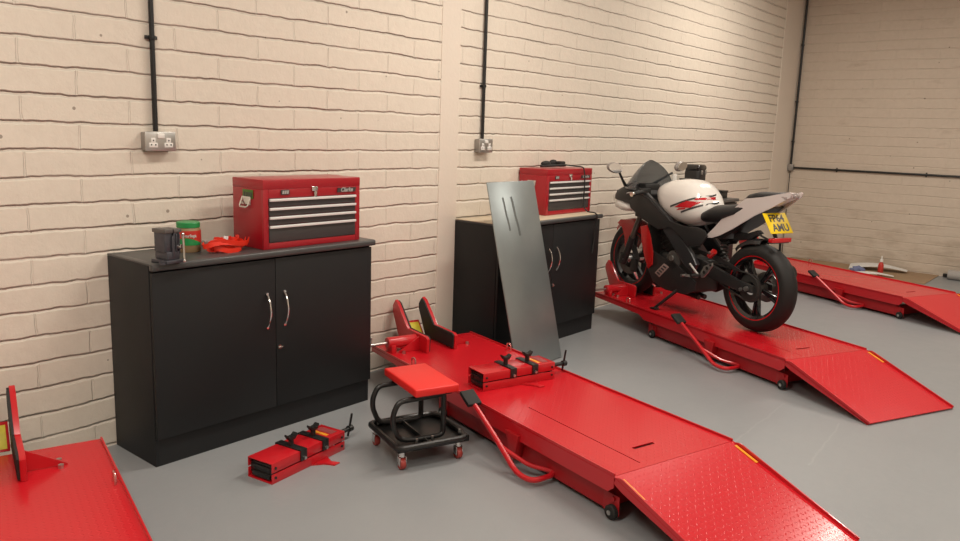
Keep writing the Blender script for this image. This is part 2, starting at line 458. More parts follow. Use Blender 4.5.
# ------------------------------------------------------------------ conduits and sockets
def socket(x0, x1, z0, z1, label):
    t = thing('wall_socket', label, 'socket', ((x0+x1)/2, 0, (z0+z1)/2), 0, 'metal clad double sockets')
    w, h = (x1-x0)/2, (z1-z0)/2
    obj('back_box', B().box(-w, w, -.042, 0, -h, h, .006), 'grey', t)
    obj('face_plate', B().box(-w-.002, w+.002, -.049, -.042, -h-.002, h+.002, .003), 'alu', t)
    for sx in (-1, 1):
        b = B()
        cx = sx*w*.52
        b.box(cx-.021, cx+.021, -.053, -.048, -.028, -.006, .003).box(cx-.011, cx+.011, -.053, -.048, -.008, .016, .003)
        p = obj('outlet_insert', b, 'white', t)
        hb = B()
        for dx, dz in ((-.010, -.015), (.010, -.015), (0, .004)):
            hb.box(cx+dx-.0025, cx+dx+.0025, -.0545, -.052, dz-.003, dz+.003)
        obj('pin_holes', hb, 'black_hole', p)
    obj('rocker_switch', B().box(-.017, .017, -.056, -.048, h-.028, h-.006, .003), 'white', t)
    return t
socket(1.786, 1.928, 1.364, 1.447, 'metal double socket on brick above the vise and green tub')
socket(4.134, 4.272, 1.357, 1.446, 'metal double socket on brick above the cabinet with the steel sheet')

def conduit(name, pts, r, clips, label, sad=True):
    t = thing(name, label, 'conduit', pts[0], 0)
    o = Vector(pts[0])
    obj('pipe', B().tube([Vector(p)-o for p in pts], r, 12), 'black', t)
    for c, ax in clips:
        c = Vector(c)-o
        b = B()
        if ax == 'Z': b.cyl(c-Vector((0, 0, .008)), c+Vector((0, 0, .008)), r+.005, n=14).box(c.x-.028, c.x+.028, c.y+.004, c.y+.016, c.z-.008, c.z+.008, .002)
        elif ax == 'Y': b.cyl(c-Vector((0, .008, 0)), c+Vector((0, .008, 0)), r+.005, n=14).box(c.x+.004, c.x+.016, c.y-.008, c.y+.008, c.z-.026, c.z+.026, .002)
        obj('mounting_clip', b, 'black', t)
    return t
conduit('conduit', [(1.850, -.018, 1.450), (1.850, -.018, CH)], .0115, [((1.850, -.018, 1.865), 'Z'), ((1.850, -.018, 2.75), 'Z')], 'black vertical conduit above the chest cabinet with the vise')
conduit('conduit', [(4.196, -.018, 1.448), (4.196, -.018, CH)], .0115, [((4.196, -.018, 1.80), 'Z'), ((4.196, -.018, 2.75), 'Z')], 'black vertical conduit above the cabinet with the steel sheet')
conduit('conduit', [(XC-.03, -.035, 1.21), (XC-.03, -.035, CH)], .014, [((XC-.03, -.035, 2.0), 'Z'), ((XC-.03, -.035, 2.7), 'Z'), ((XC-.03, -.035, 1.5), 'Z')], 'black vertical conduit in the corner of the two brick walls')
conduit('conduit', [(XC-.02, -.075, 1.165), (XC-.02, -6.5, 1.165)], .013, [((XC-.02, -.6, 1.165), 'Y'), ((XC-.02, -1.6, 1.165), 'Y')], 'black horizontal conduit along the grubby end wall')
t = thing('junction_box', 'small grey junction box joining the corner conduits', 'junction box', (XC-.032, -.035, 1.17))
obj('housing', B().box(-.03, .03, -.038, .03, -.045, .04, .005), 'grey', t)
obj('cover', B().box(-.034, -.03, -.034, .026, -.04, .035, .002), 'grey', t)
tag(obj('cable', B().tube([(XC-.02, -.03, 1.12), (XC-.018, -.032, .6), (XC-.02, -.034, .01)], .005, 8), 'black'),
    'thin dark cable hanging from the junction box to the floor', 'cable')

# ------------------------------------------------------------------ cabinets
CW, CD, CHH = 1.2415, .383, .908
def make_cabinet(label):
    t = thing('tool_cabinet', label, 'cabinet', (0, 0, 0), 0, 'anthracite two-door workshop cabinets')
    b = B()
    b.box(0, .018, -CD+.02, 0, 0, CHH-.0105, .001).box(CW-.018, CW, -CD+.02, 0, 0, CHH-.032, .001)
    b.box(.018, CW-.018, -.012, 0, .02, CHH-.032).box(.018, CW-.018, -CD+.02, -.012, .12, .138)
    obj('carcass', b, 'cab', t)
    obj('plinth', B().box(.018, CW-.018, -CD+.02, -CD+.038, 0, .122), 'cab', t)
    obj('worktop', B().box(.0182, CW+.016, -CD-.018, -.001, CHH-.032, CHH, .010, 3).box(-.002, .034, -CD-.016, -.001, CHH-.0100, CHH-.0002, .003).box(-.002, .034, -CD-.018, -CD+.016, CHH-.032, CHH-.0004, .008), 'cabtop', t)
    for s in (0, 1):
        x0, x1 = (.003, CW/2-.0015) if s == 0 else (CW/2+.0015, CW-.003)
        d = obj('door', B().box(x0, x1, -CD, -CD+.018, .128, CHH-.040, .0015), 'cab', t)
        hx = CW/2 + (-.050 if s == 0 else .050)
        pts = [(hx, -CD, .702)] + [(hx, -CD-.030*math.sin(PI*k/10)**.8-.002, .702-.165*k/10) for k in range(1, 10)] + [(hx, -CD, .537)]
        hb = B().tube(pts, .0055, 8); hb.cyl((hx, -CD+.001, .702), (hx, -CD-.006, .702), .007, n=12).cyl((hx, -CD+.001, .537), (hx, -CD-.006, .537), .007, n=12)
        obj('bow_handle', hb, 'chrome', d)
        if s == 1:
            lb = B().cyl((CW/2+.018, -CD+.001, .430), (CW/2+.018, -CD-.007, .430), .011, n=16)
            lb.box(CW/2+.006, CW/2+.034, -CD-.013, -CD-.006, .427, .433, .002)
            obj('cam_lock', lb, 'chrome', d)
    return t
CX = (1.607, 3.957, 6.632)
cab1 = make_cabinet('grey two-door cabinet carrying the vise and green tub'); cab1.location = (CX[0], -.006, 0)
cab2 = copy_tree(cab1); cab2['label'] = 'grey two-door cabinet with a steel sheet leaning on it'; cab2.location.x = CX[1]-.004
obj('top_reflection', B().box(.0, CW+.002, -CD-.010, -.002, CHH+.0002, CHH+.0045, .0008), 'pale_top', cab2, label='pale wall reflection painted on the worktop')  # thin beige layer colours in the wall's grazing reflection on the dark worktop
cab3 = copy_tree(cab1); cab3['label'] = 'grey two-door cabinet mostly hidden behind the motorcycle'; cab3.location.x = CX[2]

# ------------------------------------------------------------------ tool chests
def make_chest(label, W=.60, D=.25, H=.332):
    t = thing('tool_chest', label, 'tool chest', (0, 0, 0), 0, 'red drawer tool chests')
    b = B()
    # open front carcass: sides, back, base, lid zone, front frame posts
    zt = H-.088
    b.box(0, W, -D+.012, 0, 0, H-.045, .003)
    obj('body', b, 'chest_red', t)
    fb = B()
    fb.box(0, .030, -D, -D+.013, 0, H-.045, .002).box(W-.030, W, -D, -D+.013, 0, H-.045, .002)
    fb.box(.03, W-.03, -D, -D+.013, 0, .030, .002).box(.03, W-.03, -D, -D+.013, zt, H-.045, .002)
    obj('front_frame', fb, 'chest_red', t)
    obj('lid', B().box(-.001, W+.001, -D-.0015, .001, H-.046, H, .004), 'chest_red', t)
    zs = [zt, zt-.043, zt-.086, zt-.129, .030]
    for k in range(4):
        z1, z0 = zs[k], zs[k+1]
        d = obj('drawer', B().box(.032, W-.032, -D-.002, -D+.0125, z0+.002, z1-.002, .002), 'badge', t)
        obj('pull_strip', B().box(.032, W-.032, -D-.012, -D-.001, z1-.015, z1-.002, .003), 'chrome' if False else 'pull', d)
    lt = B().box(W/2-.018, W/2+.018, -D-.008, -D-.002, H-.062, H-.038, .003).cyl((W/2, -D-.006, H-.07), (W/2, -D-.012, H-.07), .009, n=14)
    lt.box(W/2-.006, W/2+.010, -D-.011, -D-.004, H-.098, H-.066, .002)
    obj('latch', lt, 'chrome', t)
    f2 = lambda cx, cz: frame((cx, -D-.0066, cz), (1, 0, 0), (0, 0, 1))
    bb = obj('badge', B().prism([(-.062, -.011), (.058, -.011), (.064, .011), (-.056, .011)], lambda a, c, d: Vector((W-.095+a, -D-d, H-.062+c)), .002, .006), 'badge', t)
    text_obj('lettering', 'Clarke', .030, 'silver', bb, f2(W-.095, H-.062), bold=.0010, shear=.25)
    bl = obj('badge', B().box(.098, .148, -D-.006, -D-.002, H-.073, H-.049, .002), 'badge', t)
    sb = B()
    for k in range(3): sb.prism([(-.005, -.008), (.005, -.008), (.008, .008), (-.002, .008)], lambda a, c, d, k=k: Vector((.109+k*.013+a, -D-d, H-.061+c)), .0055, .0068)
    obj('emblem', sb, 'silver', bl)
    for s in (-1, 1):
        x = 0 if s < 0 else W
        hb = B().box(min(x, x+s*.006), max(x, x+s*.006), -D*.62, -D*.32, H-.125, H-.085, .002)
        hb.tube([(x+s*.004, -D*.60, H-.092), (x+s*.02, -D*.60, H-.135), (x+s*.02, -D*.34, H-.135), (x+s*.004, -D*.34, H-.092)], .0045, 8, smooth=.012)
        obj('carry_handle', hb, 'chrome' if s < 0 else 'black', t)
    return t
ch1 = make_chest('red tool chest on the near cabinet beside the red strap'); ch1.location = (2.185, -.110, CHH+.001)
st = obj('sticker', B().box(-.0045, -.003, -.175, -.090, .250-.012, .250+.030, .0004), 'greenlab', ch1, label='green sticker with dark lettering')
sb = B()
for k in range(4): sb.box(-.0052, -.0044, -.168+k*.018, -.156+k*.018, .246, .268)
obj('sticker_marks', sb, 'badge', st)
# the far chest reuses every part but the sticker
ch2 = ch1.copy(); COL.objects.link(ch2); ch2.location = (4.644, -.012, CHH+.006)
for chd in ch1.children:
    if not chd.name.startswith('sticker'): copy_tree(chd, ch2)
ch2['label'] = 'red tool chest on the cabinet behind the steel sheet'

# charger and its lead lying on the far chest
t = thing('extension_lead', 'black charger with a lead hanging down the red chest', 'lead', (4.944, -.125, CHH+.3435))
b = B().tube([(-.14, .03, .018), (-.05, -.02, .016), (.03, .02, .016), (.10, -.03, .014), (.02, -.06, .018), (-.10, -.03, .012), (-.17, .02, .009)], .009, 8, smooth=.05)
b.sphere((-.10, .02, .026), .026, 2.2, .9, .8).sphere((.01, .03, .03), .028, 1.6, .9, .9)
obj('coil', b, 'rubber', t)
obj('plug', B().box(.0, .06, -.05, .0, .004, .045, .008), 'black', t)
obj('lead', B().tube([(.05, -.03, .02), (.12, -.09, .010), (.140, -.135, .008), (.146, -.156, .002), (.150, -.170, -.06), (.152, -.168, -.29), (.155, -.20, -.328), (.158, -.270, -.329), (.162, -.292, -.345), (.162, -.290, -.40), (.150, -.276, -.46),
                      (.172, -.272, -.52), (.160, -.270, -.585), (.150, -.272, -.640)], .0048, 8, smooth=.03), 'rubber', t)

# ------------------------------------------------------------------ things on the near cabinet
t = thing('bench_vise', 'small black bench vise standing on the near cabinet', 'vise', (1.690, -.385, CHH), math.radians(8)); t.scale = (.86, .86, .98)
obj('base', B().box(-.055, .05, -.06, .06, 0, .016, .004).box(-.042, .034, -.048, .048, .014, .052, .008).cyl((-.062, -.04, 0), (-.062, -.04, .012), .018, n=14), 'vise', t)
b = B().box(-.048, -.006, -.042, .042, .048, .136, .006)
obj('fixed_jaw', b, 'vise', t)
obj('moving_jaw', B().box(-.012, .002, -.05, -.04, .03, .12, .002).box(.012, .020, -.048, -.040, .04, .125, .002).box(.028, .036, -.048, -.040, .04, .125, .002).box(.002, .040, -.042, .042, .030, .136, .006), 'vise', t)
obj('jaw_plate', B().box(-.052, -.005, -.05, .05, .132, .149, .003), 'vise_top', t, label='worn grey top of the fixed jaw')
obj('jaw_plate', B().box(.001, .046, -.05, .05, .132, .147, .003), 'vise_top', t, label='worn grey top of the moving jaw')
sc_ = obj('screw', B().cyl((.022, -.03, .07), (.034, -.062, .07), .011, n=14), 'chrome', t)
obj('tommy_bar', B().cyl((.036, -.076, .006), (.038, -.068, .126), .0055, n=10).sphere((.036, -.076, .010), .009, n=10).sphere((.038, -.068, .124), .009, n=10), 'chrome', sc_)

t = thing('hand_cleaner_tub', 'green lidded tub of hand cleaner on the near cabinet', 'tub', (1.908, -.172, CHH))
obj('body', B().lathe([(.0, 0), (.050, .0), (.054, .006), (.055, .06), (.053, .105), (.047, .116), (.046, .122)], n=32), 'tub', t)
obj('lid', B().lathe([(.049, .112), (.052, .114), (.052, .134), (.049, .138), (0, .138)], n=32), 'green', t)
lab = obj('label', B().lathe([(.0556, .036), (.0560, .06), (.0550, .100)], n=40), 'tubred', t, label='red and green paper label')
vec_cam = math.atan2(-3.496+.172, 0-1.908)
# green swoosh along the label's foot and the white lettering, wrapped on the tub
b = B(); N = 24; lo, hi = [], []
for k in range(N+1):
    a = vec_cam-1.15+2.3*k/N; r = .0563
    lo.append(b.bm.verts.new((r*math.cos(a), r*math.sin(a), .034)))
    hi.append(b.bm.verts.new((r*math.cos(a), r*math.sin(a), .052+.016*math.sin(1.2*(k/N)*PI))))
for k in range(N): b.bm.faces.new((lo[k], lo[k+1], hi[k+1], hi[k]))
obj('swoosh', b, 'green', lab)
tx = text_obj('lettering', 'Swarfega', .0195, 'white', lab, Matrix.Identity(4), bold=.0008, depth=.0002)
for v in tx.data.vertices:
    a = vec_cam + v.co.x/.057 + .02; v.co = Vector((.0568*math.cos(a), .0568*math.sin(a), .078+v.co.y))

t = thing('ratchet_strap', 'bundled red ratchet strap beside the near red tool chest', 'strap', (2.045, -.275, CHH+.004))
rnd = random.Random(4)
for k in range(7):
    pts = []
    cx, cy = rnd.uniform(-.03, .05), rnd.uniform(-.03, .03); ra, rb = rnd.uniform(.06, .105), rnd.uniform(.028, .05)
    a0 = rnd.uniform(0, 6); zz = .014+.006*k
    for j in range(15):
        a = a0 + j/14*rnd.uniform(5.0, 5.2)
        pts.append((cx+ra*math.cos(a), cy+rb*math.sin(a), zz+.010*math.sin(2.3*a+k)))
    obj('webbing_loop', B().ribbon(pts, .022, .003, (.25*math.cos(k), .3*math.sin(k*2), 1)), 'strap', t)
obj('webbing_tail', B().ribbon([(-.02, -.03, .01), (.03, -.05, .022), (.08, -.02, .03), (.098, .0, .045), (.10, .02, .02)], .024, .003, (.2, .2, 1)), 'strap', t)
bk_ = B().box(-.105, -.045, .012, .040, .012, .026, .004).box(-.11, -.06, .012, .018, .02, .05, .003).box(-.11, -.06, .034, .040, .02, .05, .003).cyl((-.10, .008, .045), (-.10, .044, .045), .006, n=10)
obj('buckle', bk_, 'grey', t, label='metal ratchet buckle')
obj('care_label', B().box(-.045, -.02, -.012, -.010, .035, .062, .001, mtx=Matrix.Rotation(.3, 4, 'Y')), 'paper', t, label='small white tag')

# ------------------------------------------------------------------ bits on the far cabinet
t = thing('plastic_tool_case', 'black plastic case on the cabinet behind the motorcycle', 'case', (7.13, -.13, CHH))
obj('case_body', B().box(0, .17, -.16, 0, 0, .30, .03, 3), 'bikeblack', t)
obj('case_lid', B().box(-.004, .174, -.164, .004, .275, .345, .035, 4), 'blackgloss', t)
obj('clasp', B().box(.03, .06, -.172, -.160, .25, .29, .003), 'grey', t)
obj('clasp', B().box(.11, .14, -.172, -.160, .25, .29, .003), 'grey', t)
t = thing('small_box', 'small black box at the end of the cabinet behind the motorcycle seat', 'box', (7.66, -.20, CHH))
obj('box_body', B().box(0, .145, -.11, 0, 0, .062, .006), 'bikeblack', t)
obj('box_lid', B().box(-.005, .150, -.115, .005, .060, .078, .004), 'black', t)

# ------------------------------------------------------------------ steel sheet leaning on the middle cabinet
ang = math.atan2(.908, .65-.401)
t = thing('steel_sheet', 'bare grey steel sheet leaning against the middle cabinet', 'steel sheet', (4.092, -.655, 0))
L = 1.222
mtx = Matrix.Rotation(-(PI/2-ang), 4, 'X')
b = B().box(-.252, .252, -.008, 0, .004, L, .0015)
bmesh.ops.transform(b.bm, matrix=mtx, verts=b.bm.verts[:])
for v in b.bm.verts: v.co.x += .03*v.co.z/L
sh = obj('sheet', b, 'steel', t)
for (xa, za, xb, zb, wd) in ((-.092, 1.12, -.070, .90, .016), (-.002, 1.12, .028, .86, .020)):
    sb = B().ribbon([(xa+(xb-xa)*k/6+.002*math.sin(k*1.7), -.0086, za+(zb-za)*k/6) for k in range(7)], wd, .0006, (1, 0, 0))
    bmesh.ops.transform(sb.bm, matrix=mtx, verts=sb.bm.verts[:])
    obj('grease_smear', sb, 'smear', sh, label='dark greasy smear')



# ------------------------------------------------------------------ motorcycle lifts (local x across, local -y towards the ramp)
DZ, HW = .197, .358
REAR, HINGE, TOE = -.09, 2.0, 2.605
def make_lift(label):
    t = thing('motorcycle_lift', label, 'motorcycle lift', (0, 0, 0), 0, 'red motorcycle lifts')
    xs = [-HW, -.179, -.173, -.093, .031, HW]
    ys = [-HINGE, -1.96, -1.848, -1.829, -1.22, -REAR]
    d = obj('deck', B().cells(xs, ys, DZ-.006, DZ, {(1, 1), (1, 2), (1, 3), (3, 2)}), 'tread', t, smooth=0)
    obj('slot_well', B().box(-.2, .05, -1.97, -1.2, DZ-.05, DZ-.03), 'black_hole', d)
    for s in (-1, 1):
        x0, x1 = (s*HW, s*(HW-.007)) if s < 0 else (s*(HW-.007), s*HW)
        # folded side: small raised lip and a skirt that gets shallower towards the wheel clamp
        b = B().prism([(-REAR, DZ+.010), (-REAR, DZ-.030), (-.55, DZ-.045), (-.62, DZ-.075), (-1.97, DZ-.075), (-HINGE+.0, DZ-.05), (-HINGE, DZ+.010)],
                      lambda a, c, dd: Vector((dd, a, c)), min(x0, x1), max(x0, x1))
        obj('side_skirt', b, 'red', t, smooth=0)
    obj('end_flange', B().box(-HW, HW, -REAR-.001, -REAR+.006, DZ-.035, DZ, .001), 'red', t)
    # base frame
    b = B()
    for s in (-1, 1):
        x0, x1 = sorted((s*.322, s*.272))
        b.box(x0, x1, -1.93, -.68, .022, .125, .004)
    b.box(-.272, .272, -.74, -.68, .022, .10, .004).box(-.272, .272, -1.93, -1.87, .022, .10, .004)
    obj('base_frame', b, 'red_dark', t)
    for (sx, yy) in ((-1, -1.975), (1, -1.975), (-1, -.70), (1, -.70)):
        w = obj('wheel', B().lathe([(.012, -.014), (.026, -.013), (.030, -.008), (.030, .008), (.026, .013), (.012, .014)], (sx*.335, yy, .031), 'X', 24), 'rubber', t)
        obj('hub', B().cyl((sx*.335-.017, yy, .031), (sx*.335+.017, yy, .031), .010, n=14), 'alu', w)
        obj('axle_bracket', B().box(sx*.323-.002, sx*.323+.002, yy-.03, yy+.06, .02, .10, .001).cyl((sx*.326, yy, .085), (sx*.335, yy, .085), .010, n=12), 'red_dark', w)
    for s in (-1, 1):   # scissor arms folded flat under the deck
        obj('scissor_arm', B().box(s*.22-.015, s*.22+.015, -1.80, -.75, .05, .09, .003, mtx=None), 'red_dark', t)
    # ramp
    a = math.atan2(DZ-.012, TOE-HINGE); Lr = math.hypot(DZ-.012, TOE-HINGE)
    mtx = Matrix.Translation((0, -HINGE, DZ)) @ Matrix.Rotation(a, 4, 'X')
    b = B().box(-HW, HW, -Lr, -.002, -.006, 0)
    bmesh.ops.transform(b.bm, matrix=Matrix.Identity(4), verts=b.bm.verts[:])
    r = obj('ramp', b, 'tread', t, smooth=0); r.matrix_local = mtx
    for s in (-1, 1):
        x0, x1 = sorted((s*HW, s*(HW-.007)))
        obj('ramp_edge', B().prism([(-.035, .014), (-.05, .016), (-Lr, .012), (-Lr, -.010), (-.06, -.035), (-.01, -.03), (-.01, .0)], lambda p, c, dd: Vector((dd, p, c)), x0, x1), 'red', r, smooth=0)
        obj('warning_strip', B().box(*sorted((s*(HW-.012), s*(HW-.026))), -.15, -.03, .0005, .003), 'strip', r)
    # foot pump lever
    lv = obj('pump_lever', B().tube([(-.434, -1.125, .232), (-.434, -1.30, .135), (-.450, -1.50, .032), (-.440, -1.60, .030), (-.335, -1.60, .034), (-.300, -1.585, .05)], .0125, 10, smooth=.05)
             .tube([(-.440, -1.36, .105), (-.385, -1.50, .055), (-.320, -1.585, .045)], .010, 10, smooth=.03), 'red', t)
    pm = Matrix.Translation((-.434, -1.10, .250)) @ Matrix.Rotation(math.radians(30), 4, 'X')
    obj('pedal_pad', B().box(-.038, .038, -.045, .045, -.010, .010, .004, mtx=pm), 'rubber', lv)
    obj('pump_bracket', B().prism([(-1.30, .150), (-1.40, .150), (-1.375, .03), (-1.345, .03)], lambda p, c, dd: Vector((dd, p, c)), -.372, -.324, .003), 'red_dark', t)
    # wheel clamp
    prof = [(-.205, .020), (-.205, .090), (-.19, .100), (.045, .100), (.205, .215), (.250, .252), (.222, .268), (.19, .262), (.0, .0)]
    prof = [(-.20, DZ+.002), (-.205, DZ+.085), (-.185, DZ+.098), (.035, DZ+.098), (.165, DZ+.235), (.195, DZ+.247), (.228, DZ+.205), (.228, DZ+.170), (.135, DZ+.002)]
    for s, x0, x1, pin in ((-1, -.148, -.128, 1), (1, .046, .068, -1)):
        j = obj('clamp_jaw', B().prism(prof, lambda p, c, dd: Vector((dd, p, c)), x0, x1, .003), 'red', t)
        inner = x1 if pin > 0 else x0
        ip = [(p*.97, DZ+.006+(c-DZ)*.955) for p, c in prof]
        obj('rubber_pad', B().prism(ip, lambda p, c, dd: Vector((dd, p, c)), *sorted((inner-pin*.001, inner+pin*.009)), .002), 'rubber', j)
        out = x0 if pin > 0 else x1
        gs = obj('gusset', B().prism([(0, DZ+.002), (0, DZ+.085), (-pin*.14, DZ+.006), (-pin*.14, DZ+.002)], lambda p, c, dd: Vector((out+p, dd, c)), -.115, -.107), 'red', j)
        for yy in (-.135, -.075):
            obj('bolt', B().cyl((out-pin*.115, yy, DZ), (out-pin*.115, yy, DZ+.014), .011, n=6), 'alu', j)
    sm = Matrix.Translation((-.041, .128, DZ+.002)) @ Matrix.Rotation(math.radians(-42), 4, 'X')
    es = obj('wheel_stop', B().box(-.076, .076, 0, .006, 0, .128, .003, mtx=sm), 'red', t)
    obj('warning_label', B().box(-.066, .066, -.0016, -.0002, .010, .112, .0005, mtx=sm), 'stick', es, label='yellow warning label')
    cs = obj('clamp_screw', B().cyl((-.345, -.075, DZ+.058), (-.152, -.075, DZ+.058), .033, n=24, bev=.004).box(-.33, -.30, -.11, -.04, DZ, DZ+.05, .004), 'red', t)
    obj('screw_rod', B().cyl((-.46, -.075, DZ+.058), (-.34, -.075, DZ+.058), .009, n=12).cyl((-.455, -.055, DZ+.005), (-.455, -.095, DZ+.11), .007, n=10), 'alu', cs)
    for s in (-1, 1):
        pts = [(s*.330, -.37+.020*math.cos(PI*k/10), DZ+.002+(.026 if k not in (0, 10) else 0)+.016*math.sin(PI*k/10)) for k in range(11)]
        obj('tie_down_ring', B().tube(pts, .005, 8), 'ring', t)
    return t
LIFTS = [(3.4546, -.2713, -.2779, 'red lift with the scissor jack lying on its deck'),
         (1.0357+.09*-.281+.004, -.2625-.09*.9597, -.2849, 'red lift with only its clamp end showing in the corner'),
         (5.8884, -.3468, -.4301, 'red lift with the motorcycle clamped on it'),
         (8.6713, -.4178, -.4362, 'empty red lift nearest the grubby end wall')]
lifts = []
for i, (x, y, a, lab) in enumerate(LIFTS):
    o = make_lift(lab) if i == 0 else copy_tree(lifts[0])
    o['label'] = lab; o.location = (x, y, 0); o.rotation_euler = (0, 0, a); lifts.append(o)

# ------------------------------------------------------------------ motorcycle scissor jacks
def make_jack(label):
    t = thing('scissor_jack', label, 'jack', (0, 0, 0), 0, 'red motorcycle scissor jacks')
    Lj, W, H = .46, .145, .092
    def channel(z0, z1, up):
        b = B(); th = .004
        b.box(0, Lj, 0, th, z0, z1, .001).box(0, Lj, W-th, W, z0, z1, .001)
        zz = (z1-th, z1) if up else (z0, z0+th)
        b.box(.0, Lj, .002, W-.002, *zz, .001)
        return b
    obj('top_channel', channel(.049, H, True), 'red', t)
    obj('base_channel', channel(0, .043, False), 'red', t)
    b = B()
    for y in (.03, W-.03): b.box(.01, Lj-.01, y-.008, y+.008, .036, .056, .003)
    b.box(.004, .05, .02, W-.02, .012, .034, .003).box(.012, .03, .005, W-.005, .030, .062, .002).box(Lj-.03, Lj-.012, .005, W-.005, .030, .062, .002)
    obj('scissor_link', b, 'black', t)
    for x in (.02, Lj-.02):
        for z in (.025, .068):
            obj('pivot_pin', B().cyl((x, -.004, z), (x, W+.004, z), .006, n=10), 'black', t)
    for i, x in enumerate((.185, .325)):
        b = B().box(x-.019, x+.019, -.006, W+.006, H, H+.006, .001).box(x-.019, x+.019, -.007, -.001, H-.045, H+.006, .001).box(x-.019, x+.019, W+.001, W+.007, H-.045, H+.006, .001)
        sp = obj('saddle_strap', b, 'black', t)
        obj('strap_bolt', B().cyl((x, -.016, H-.032), (x, -.006, H-.032), .008, n=6), 'alu', sp)
        s = B().cyl((x, W*.5, H+.004), (x, W*.5, H+.042), .012, n=14)
        s.prism([(-.028, .052), (-.026, .060), (-.012, .047), (.012, .047), (.026, .060), (.028, .052), (.014, .034), (-.014, .034)],
                lambda p, c, d, x=x: Vector((x+p, W*.5+d, H+c)), -.014, .014, .002)
        obj('saddle', s, 'black', sp)
    obj('foot', B().prism([(.235, 0), (.345, 0), (.315, -.045), (.33, -.085), (.295, -.085), (.28, -.04)], lambda p, c, d: Vector((p, c, d)), 0, .006, .001), 'red', t)
    obj('warning_label', B().box(.365, .372+.012, .03, W-.03, H+.0002, H+.0014), 'strip', t, label='amber stripe')
    obj('maker_plate', B().box(.395, .435, .025, W-.025, H+.0002, H+.0014), 'badge2', t, label='dull red printed plate')
    rd = obj('screw_rod', B().cyl((Lj-.01, W*.5, .05), (Lj+.125, W*.5, .05), .011, n=14).cyl((Lj+.11, W*.5, .05), (Lj+.135, W*.5, .05), .016, n=14), 'black', t)
    obj('tee_bar', B().cyl((Lj+.122, W*.5+.012, .008), (Lj+.122, W*.5-.012, .128), .0055, n=10), 'black', rd)
    return t
jk = make_jack('red scissor jack lying on the floor before the near cabinet')
jk.location = (1.852, -.872, .0); jk.rotation_euler.z = math.radians(8.5)
j2 = copy_tree(jk); j2['label'] = 'red scissor jack lying across the lift deck'
j2.location = (2.969, -1.096, DZ+.001); j2.rotation_euler.z = math.radians(-17.2)

# ------------------------------------------------------------------ rolling mechanic's seat
A = Vector((2.342, -1.15, 0)); ab = Vector((.936, -.352, 0)); 
t = thing('mechanic_stool', 'red padded rolling seat with black tool tray beside the lift', 'stool', A, math.atan2(-.352, .936))
# local x along the short side facing the lift, y away from the viewer
cas = [(0, 0), (.285, 0), (0, .300), (.285, .300)]
sx0, sx1, sy0, sy1, sz = .055, .275, -.015, .345, .365
obj('seat', B().box(sx0, sx1, sy0, sy1, sz-.038, sz, .008, 3), 'vinyl', t)
obj('seat_pan', B().box(sx0+.02, sx1-.02, sy0+.03, sy1-.03, sz-.052, sz-.036, .003), 'black', t)
for y in (.035, .275):
    pts = [(sx0+.15, y, sz-.054), (-.005, y, sz-.062), (-.030, y, sz-.12), (-.030, y, .20), (.0, y, .125), (.07, y, .113), (.18, y, .113), (.222, y, .118), (.222, y, sz-.06), (sx0+.15, y, sz-.054)]
    obj('side_tube', B().tube(pts, .0125, 12, smooth=.045), 'black', t)
b = B()
tx0, tx1, ty0, ty1 = -.03, .325, -.03, .315
b.box(tx0, tx1, ty0, ty1, .088, .094, .002)
tr = obj('tool_tray', b, 'black', t)
obj('tray_rim', B().tube([(tx0, ty0, .108), (tx1-.02, ty0, .108), (tx1, ty0+.08, .108), (tx1, ty1-.05, .108), (tx1-.03, ty1, .108), (tx0, ty1, .108)], .014, 10, closed=True, smooth=.03), 'black', tr)
wl = B()
for x0, x1, y0, y1 in ((tx0, tx1, ty0, ty0+.006), (tx0, tx1, ty1-.006, ty1), (tx0, tx0+.006, ty0, ty1), (tx1-.006, tx1, ty0, ty1), (.12, .126, ty0, ty1)): wl.box(x0, x1, y0, y1, .09, .118)
obj('tray_wall', wl, 'black', tr)
for x, y in ((.07, -.005), (.15, .0), (.30, .02), (.0, .28)):
    obj('bolt', B().cyl((x, y, .112), (x, y, .132), .006, n=8), 'alu', t)
for i, (x, y) in enumerate(cas):
    st_ = obj('caster_fork', B().cyl((x, y, .06), (x, y, .088), .014, n=14).box(x-.017, x-.013, y-.016, y+.016, .02, .062, .002).box(x+.013, x+.017, y-.016, y+.016, .02, .062, .002), 'chrome', t)
    obj('caster_wheel', B().lathe([(.010, -.012), (.024, -.012), (.027, -.007), (.027, .007), (.024, .012), (.010, .012)], (x, y, .027), 'X', 22), 'redrub', st_)

# ------------------------------------------------------------------ litter by the end wall
t = tag(obj('hardboard_sheet', B().box(9.66, XC-.012, -1.87, -.16, .001, .006), 'card'), 'brown hardboard sheet flat on the floor at the end wall', 'board')
def sheet(name, loc, rz, w, l, bend, label):
    b = B(); n = 10; R = []
    for i in range(n+1):
        f = i/n
        wd = w*(1-.55*f)
        z = .010+bend*math.sin(PI*f)*.6 + bend*.3*f
        R.append([b.bm.verts.new((-wd/2, l*f, z)), b.bm.verts.new((0, l*f, z+bend*.5*(1-f)+.008)), b.bm.verts.new((wd/2, l*f, z)), b.bm.verts.new((0, l*f, z+bend*.5*(1-f)+.004))])
    b.bm.verts.ensure_lookup_table()
    for i in range(n):
        for k in range(4): b.bm.faces.new((R[i][k], R[i][(k+1) % 4], R[i+1][(k+1) % 4], R[i+1][k]))
    b.bm.faces.new(R[0][::-1]); b.bm.faces.new(R[-1])
    o = obj(name, b, 'paper'); o.location = loc; o.rotation_euler.z = rz
    return tag(o, label, 'paper')
sheet('folded_paper', (10.23, -.95, 0), math.radians(-172), .36, .62, .07, 'long white folded paper behind the red bottle on brown board')
sheet('folded_paper', (9.70, -1.12, 0), math.radians(-163), .14, .42, .035, 'short white folded paper between the red bottle and the end lift')
